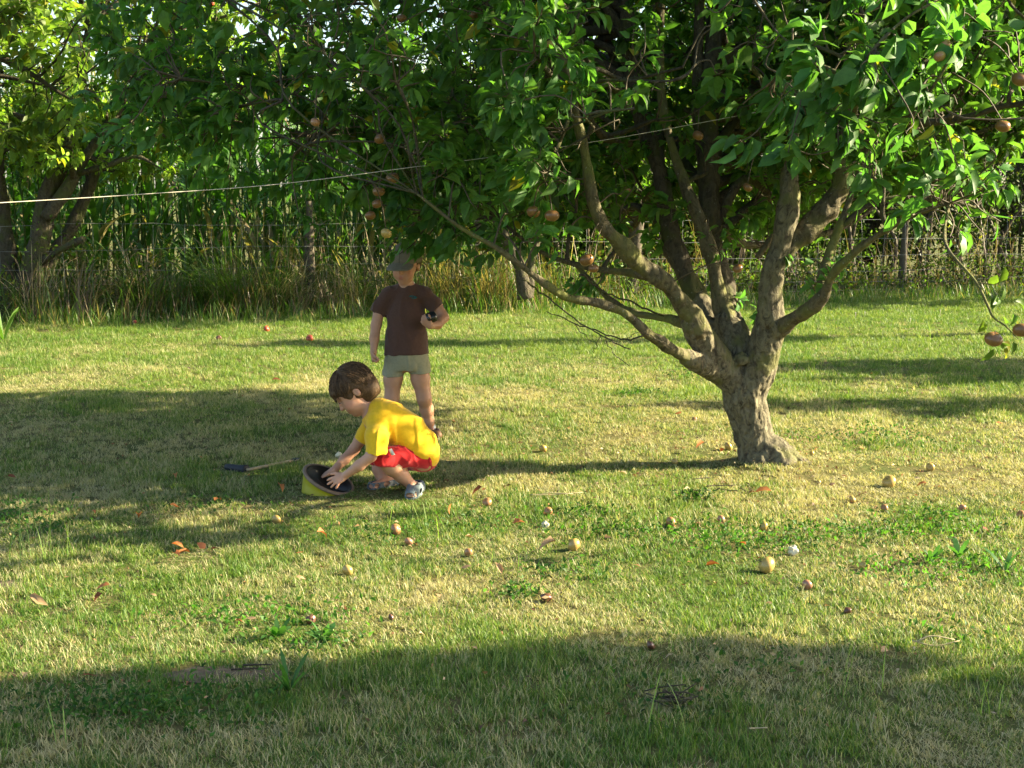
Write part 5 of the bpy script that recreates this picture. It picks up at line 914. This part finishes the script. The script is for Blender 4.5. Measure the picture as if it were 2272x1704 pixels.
# ---------------------------------------------------------------- standing boy in brown
YB = 7.75; b1 = empty('person', (Z1(760, 1200, YB)[0], YB, 0), 'boy in brown t-shirt, khaki shorts and peaked cap standing behind the crouching boy', 'person')
P1 = lambda x, y, Y=YB: Z1(x, y, Y)
R1 = rotm(A([-.30, -.93, -.22]), A([-.05, -.2, 1])); HC1 = P1(733, 262, YB); hs1 = .96
ank = (P1(652, 1165, 7.82), P1(868, 1150, 7.80))
def boy1():
    lo = P1(500, 1240, YB); S = SDF((-1.02, 7.4, -.03), (-.26, 8.05, 1.14), .0036); H = head(S, HC1, R1, hs1)
    S.cone(P1(735, 340), P1(738, 400), .036, .042, .02)
    S.chain([(P1(738, 420), .062), (P1(737, 520), .078), (P1(737, 650), .078), (P1(737, 760), .085)], .03, sq=((0, 1, 0), .8))
    S.chain([(P1(640, 430), .034), (P1(592, 500), .033), (P1(572, 590, 7.73), .029), (P1(563, 660, 7.70), .0265), (P1(558, 735, 7.67), .0175)], .012)
    hand(S, P1(558, 735, 7.67), A([-.03, -.12, -1]), A([.9, 0, 0]), A([.1, -1, 0]), .95, (.9, 1.0, 1.05, 1.1), (1.1, 1.2, 1.2, 1.2), (.05, 0, 0, -.05), .7)
    S.chain([(P1(838, 430), .034), (P1(895, 480, 7.76), .034), (P1(938, 548, 7.74), .0285), (P1(905, 585, 7.66), .0265), (P1(862, 592, 7.60), .0185)], .012)
    hand(S, P1(866, 592, 7.60), A([-.62, -.25, .55]), A([.3, .9, .2]), A([.75, -.2, .6]), .95, (.5, .6, .7, .8), (.7, .8, .8, .9), (.1, 0, 0, -.1), .1)
    for x0, x1, an, kn in ((682, 664, ank[0], P1(658, 985, 7.74)), (800, 812, ank[1], P1(832, 985, 7.74))):
        S.chain([(P1(x0, 800), .056), (P1(x1, 880), .051), (kn, .040)], .02)
        c = kn*.62+an*.38+A([0, .012, 0]); S.chain([(kn, .038), (c, .037), (kn*.25+an*.75, .026), (an, .021)], .02)
        S.cone(an, A([an[0], an[1]+.01, .03]), .021, .024, .01); S.cone(A([an[0], an[1], .03]), A([an[0]+(.035 if an[0] > -.6 else -.02), an[1]-.08, .02]), .024, .02, .01)
    S.build('body', M['skin'], b1, skincol([(H(.087, 0, -.053), .014, (.75, .45, .45)), (H(.06, .045, -.03), .02, (1, .7, .65)), (H(.06, -.045, -.03), .02, (1, .7, .65))])); return H
H1 = boy1(); eyes(H1, hs1, b1)
def clothes1():
    S = SDF((-1.03, 7.5, .40), (-.26, 7.98, .98), .004)
    S.chain([(P1(738, 408), .055), (P1(738, 440), .080), (P1(737, 540), .105), (P1(737, 650), .112), (P1(735, 800), .134)], .03, sq=((0, 1, 0), .80), cuts=[(P1(738, 372), A([0, .25, 1])), (P1(738, 747), A([0.02, 0, -1]))])
    S.chain([(P1(665, 405), .034), (P1(738, 395), .04), (P1(812, 405), .034)], .03)
    S.chain([(P1(640, 425), .050), (P1(595, 490), .045), (P1(560, 560), .05)], .03, cuts=[(P1(563, 518), A([-.42, 0, -.9]))])
    S.chain([(P1(835, 425), .050), (P1(885, 475, 7.76), .044), (P1(925, 530, 7.745), .048)], .03, cuts=[(P1(898, 500, 7.75), A([.62, 0, -.8]))])
    S.wrinkle(8, .010, (1, 1, .8)); S.folds(9, .0045, (1.2, 1, .45)); S.shell(.010); S.cone(P1(735, 340), P1(738, 400), .043, .046, .004, True)
    S.build('t_shirt', M['brown'], b1)
    S = SDF((-.98, 7.5, .30), (-.34, 8.0, .62), .004)
    S.chain([(P1(737, 740), .118), (P1(737, 775), .116)], .02, sq=((0, 1, 0), .78), cuts=[(P1(737, 835), A([0, 0, -1]))])
    S.chain([(P1(674, 780), .064), (P1(662, 900), .066)], .015, cuts=[(P1(665, 866), A([-.02, 0, -1]))]); S.chain([(P1(803, 780), .064), (P1(816, 900), .068)], .015, cuts=[(P1(812, 852), A([.06, 0, -1]))])
    S.wrinkle(12, .008, (1, 1, .5)); S.folds(15, .005, (1, 1, .4)); S.build('shorts', M['khaki'], b1)
    # cap: crown, peak
    S = SDF(H1(0, 0, .05)-.19, H1(0, 0, .05)+.19, .0038)
    S.ell(H1(-.014, 0, .036), R1, A([.107, .091, .096])*hs1, .01, cuts=[(H1(0, 0, .016), R1@nrm(A([.05, 0, -1])))]); S.ell(H1(-.012, 0, .130), R1, A([.008, .008, .005]), .004); S.wrinkle(16, .006)
    def cc(V): q = (V-HC1)@R1; a = np.arctan2(q[:, 1], q[:, 0]+.012); s = np.abs(((a/(math.pi/3)+.5) % 1)-.5); return np.where(s < .025, .65, 1)[:, None]*np.ones(3)
    S.build('cap', M['cap'], b1, cc); S = SDF(H1(.09, 0, .03)-.16, H1(.09, 0, .03)+.16, .0030)
    S.ell(H1(.088, 0, .028), rotm(R1@A([.98, 0, -.22]), R1@A([.22, 0, .98])), A([.082, .080, .0075])*hs1, .003); S.ell(H1(-.02, 0, .03), R1, A([.092, .078, .1])*hs1, .003, True)
    V, Fq = S.nets(); q = (V-HC1)@R1; q[:, 2] -= q[:, 1]**2*3.2; V = HC1+q@R1.T; link('cap_peak', mesh('cap_peak', V, Fq, True, np.ones((len(V), 3))*1.15), M['cap'], b1)
    S = SDF(H1(0, 0, 0)-.14, H1(0, 0, 0)+.14, .004); S.ell(H1(-.03, 0, .012), R1, A([.083, .081, .075])*hs1, .01, cuts=[(H1(.015, 0, 0), R1@A([1., 0, -.1])), (H1(0, 0, -.045), R1@A([0, 0, -1.]))]); S.wrinkle(30, .01); S.build('hair', M['hair'], b1)
    c = P1(772, 440, YB); t = None; mb = MB(); yy = 7.645
    pts = [P1(x, y, 7.668) for x, y in ((752, 434), (765, 431), (780, 434), (792, 440), (778, 443), (764, 441))]; mb.add(*tube(spline(A(pts), 4)+A([0, -.004, 0]), np.full(21, .0032), 6)); mb.build('printed_emblem', M['teal'], b1)
    for an, k in ((ank[0], -1), (ank[1], 1)):
        S = SDF((an[0]-.08, an[1]-.2, -.02), (an[0]+.08, an[1]+.09, .17), .0032); S.cone(an+A([0, 0, .025]), A([an[0], an[1]+.01, .035]), .0265, .029, .01); S.cut(an+A([0, 0, .022]), A([0, 0, 1.])); S.build('sock', M['white'], b1)
        h = A([an[0], an[1]+.02, 0]); t = A([an[0]+(.038 if k > 0 else -.02), an[1]-.09, 0]); f = nrm(t-h); z = A([0, 0, 1.]); S = SDF(A([an[0]-.1, an[1]-.2, -.02]), A([an[0]+.1, an[1]+.1, .12]), .003)
        S.chain([(h+z*.034, .035), (h*.5+t*.5+z*.034, .034), (t+z*.026, .031)], .012); S.shell(.007); S.cut(h+z*.055, z)
        for s in (1, -1): S.ell(h*.5+t*.5+np.cross(f, z)*s*.038+z*.032, rotm(f, z), A([.02, .016, .014]), .004, True)
        S.ell(h*.5+t*.5+z*.006, rotm(f, z), A([.098, .038, .013]), .004, cuts=[(h+z*.001, -z)]); S.build('sandal', M['tan'], b1)
clothes1()
ball = MB(); V, Fs = lathe(A([[.0005, -.033], [.018, -.032], [.028, -.026], [.031, -.01], [.031, .012], [.028, .026], [.014, .033], [.0005, .034]]), 24); c = P1(868, 548, 7.61); Rb = rotm(A([.2, -.95, .2]), A([.9, .2, .3])); ball.add(c+V@Rb.T, Fs)
o = ball.build('toy_cup', M['black']); tag(o, 'small glossy black cup-shaped toy held against the standing boy\'s side', 'toy')
for q in (Z3(1850, 1330, 6.25), Z3(1560, 1310, 6.40)): PRESS.append((q*A([1, 1, 0])-A([0, .03, 0]), .15*.75))
make_grass()
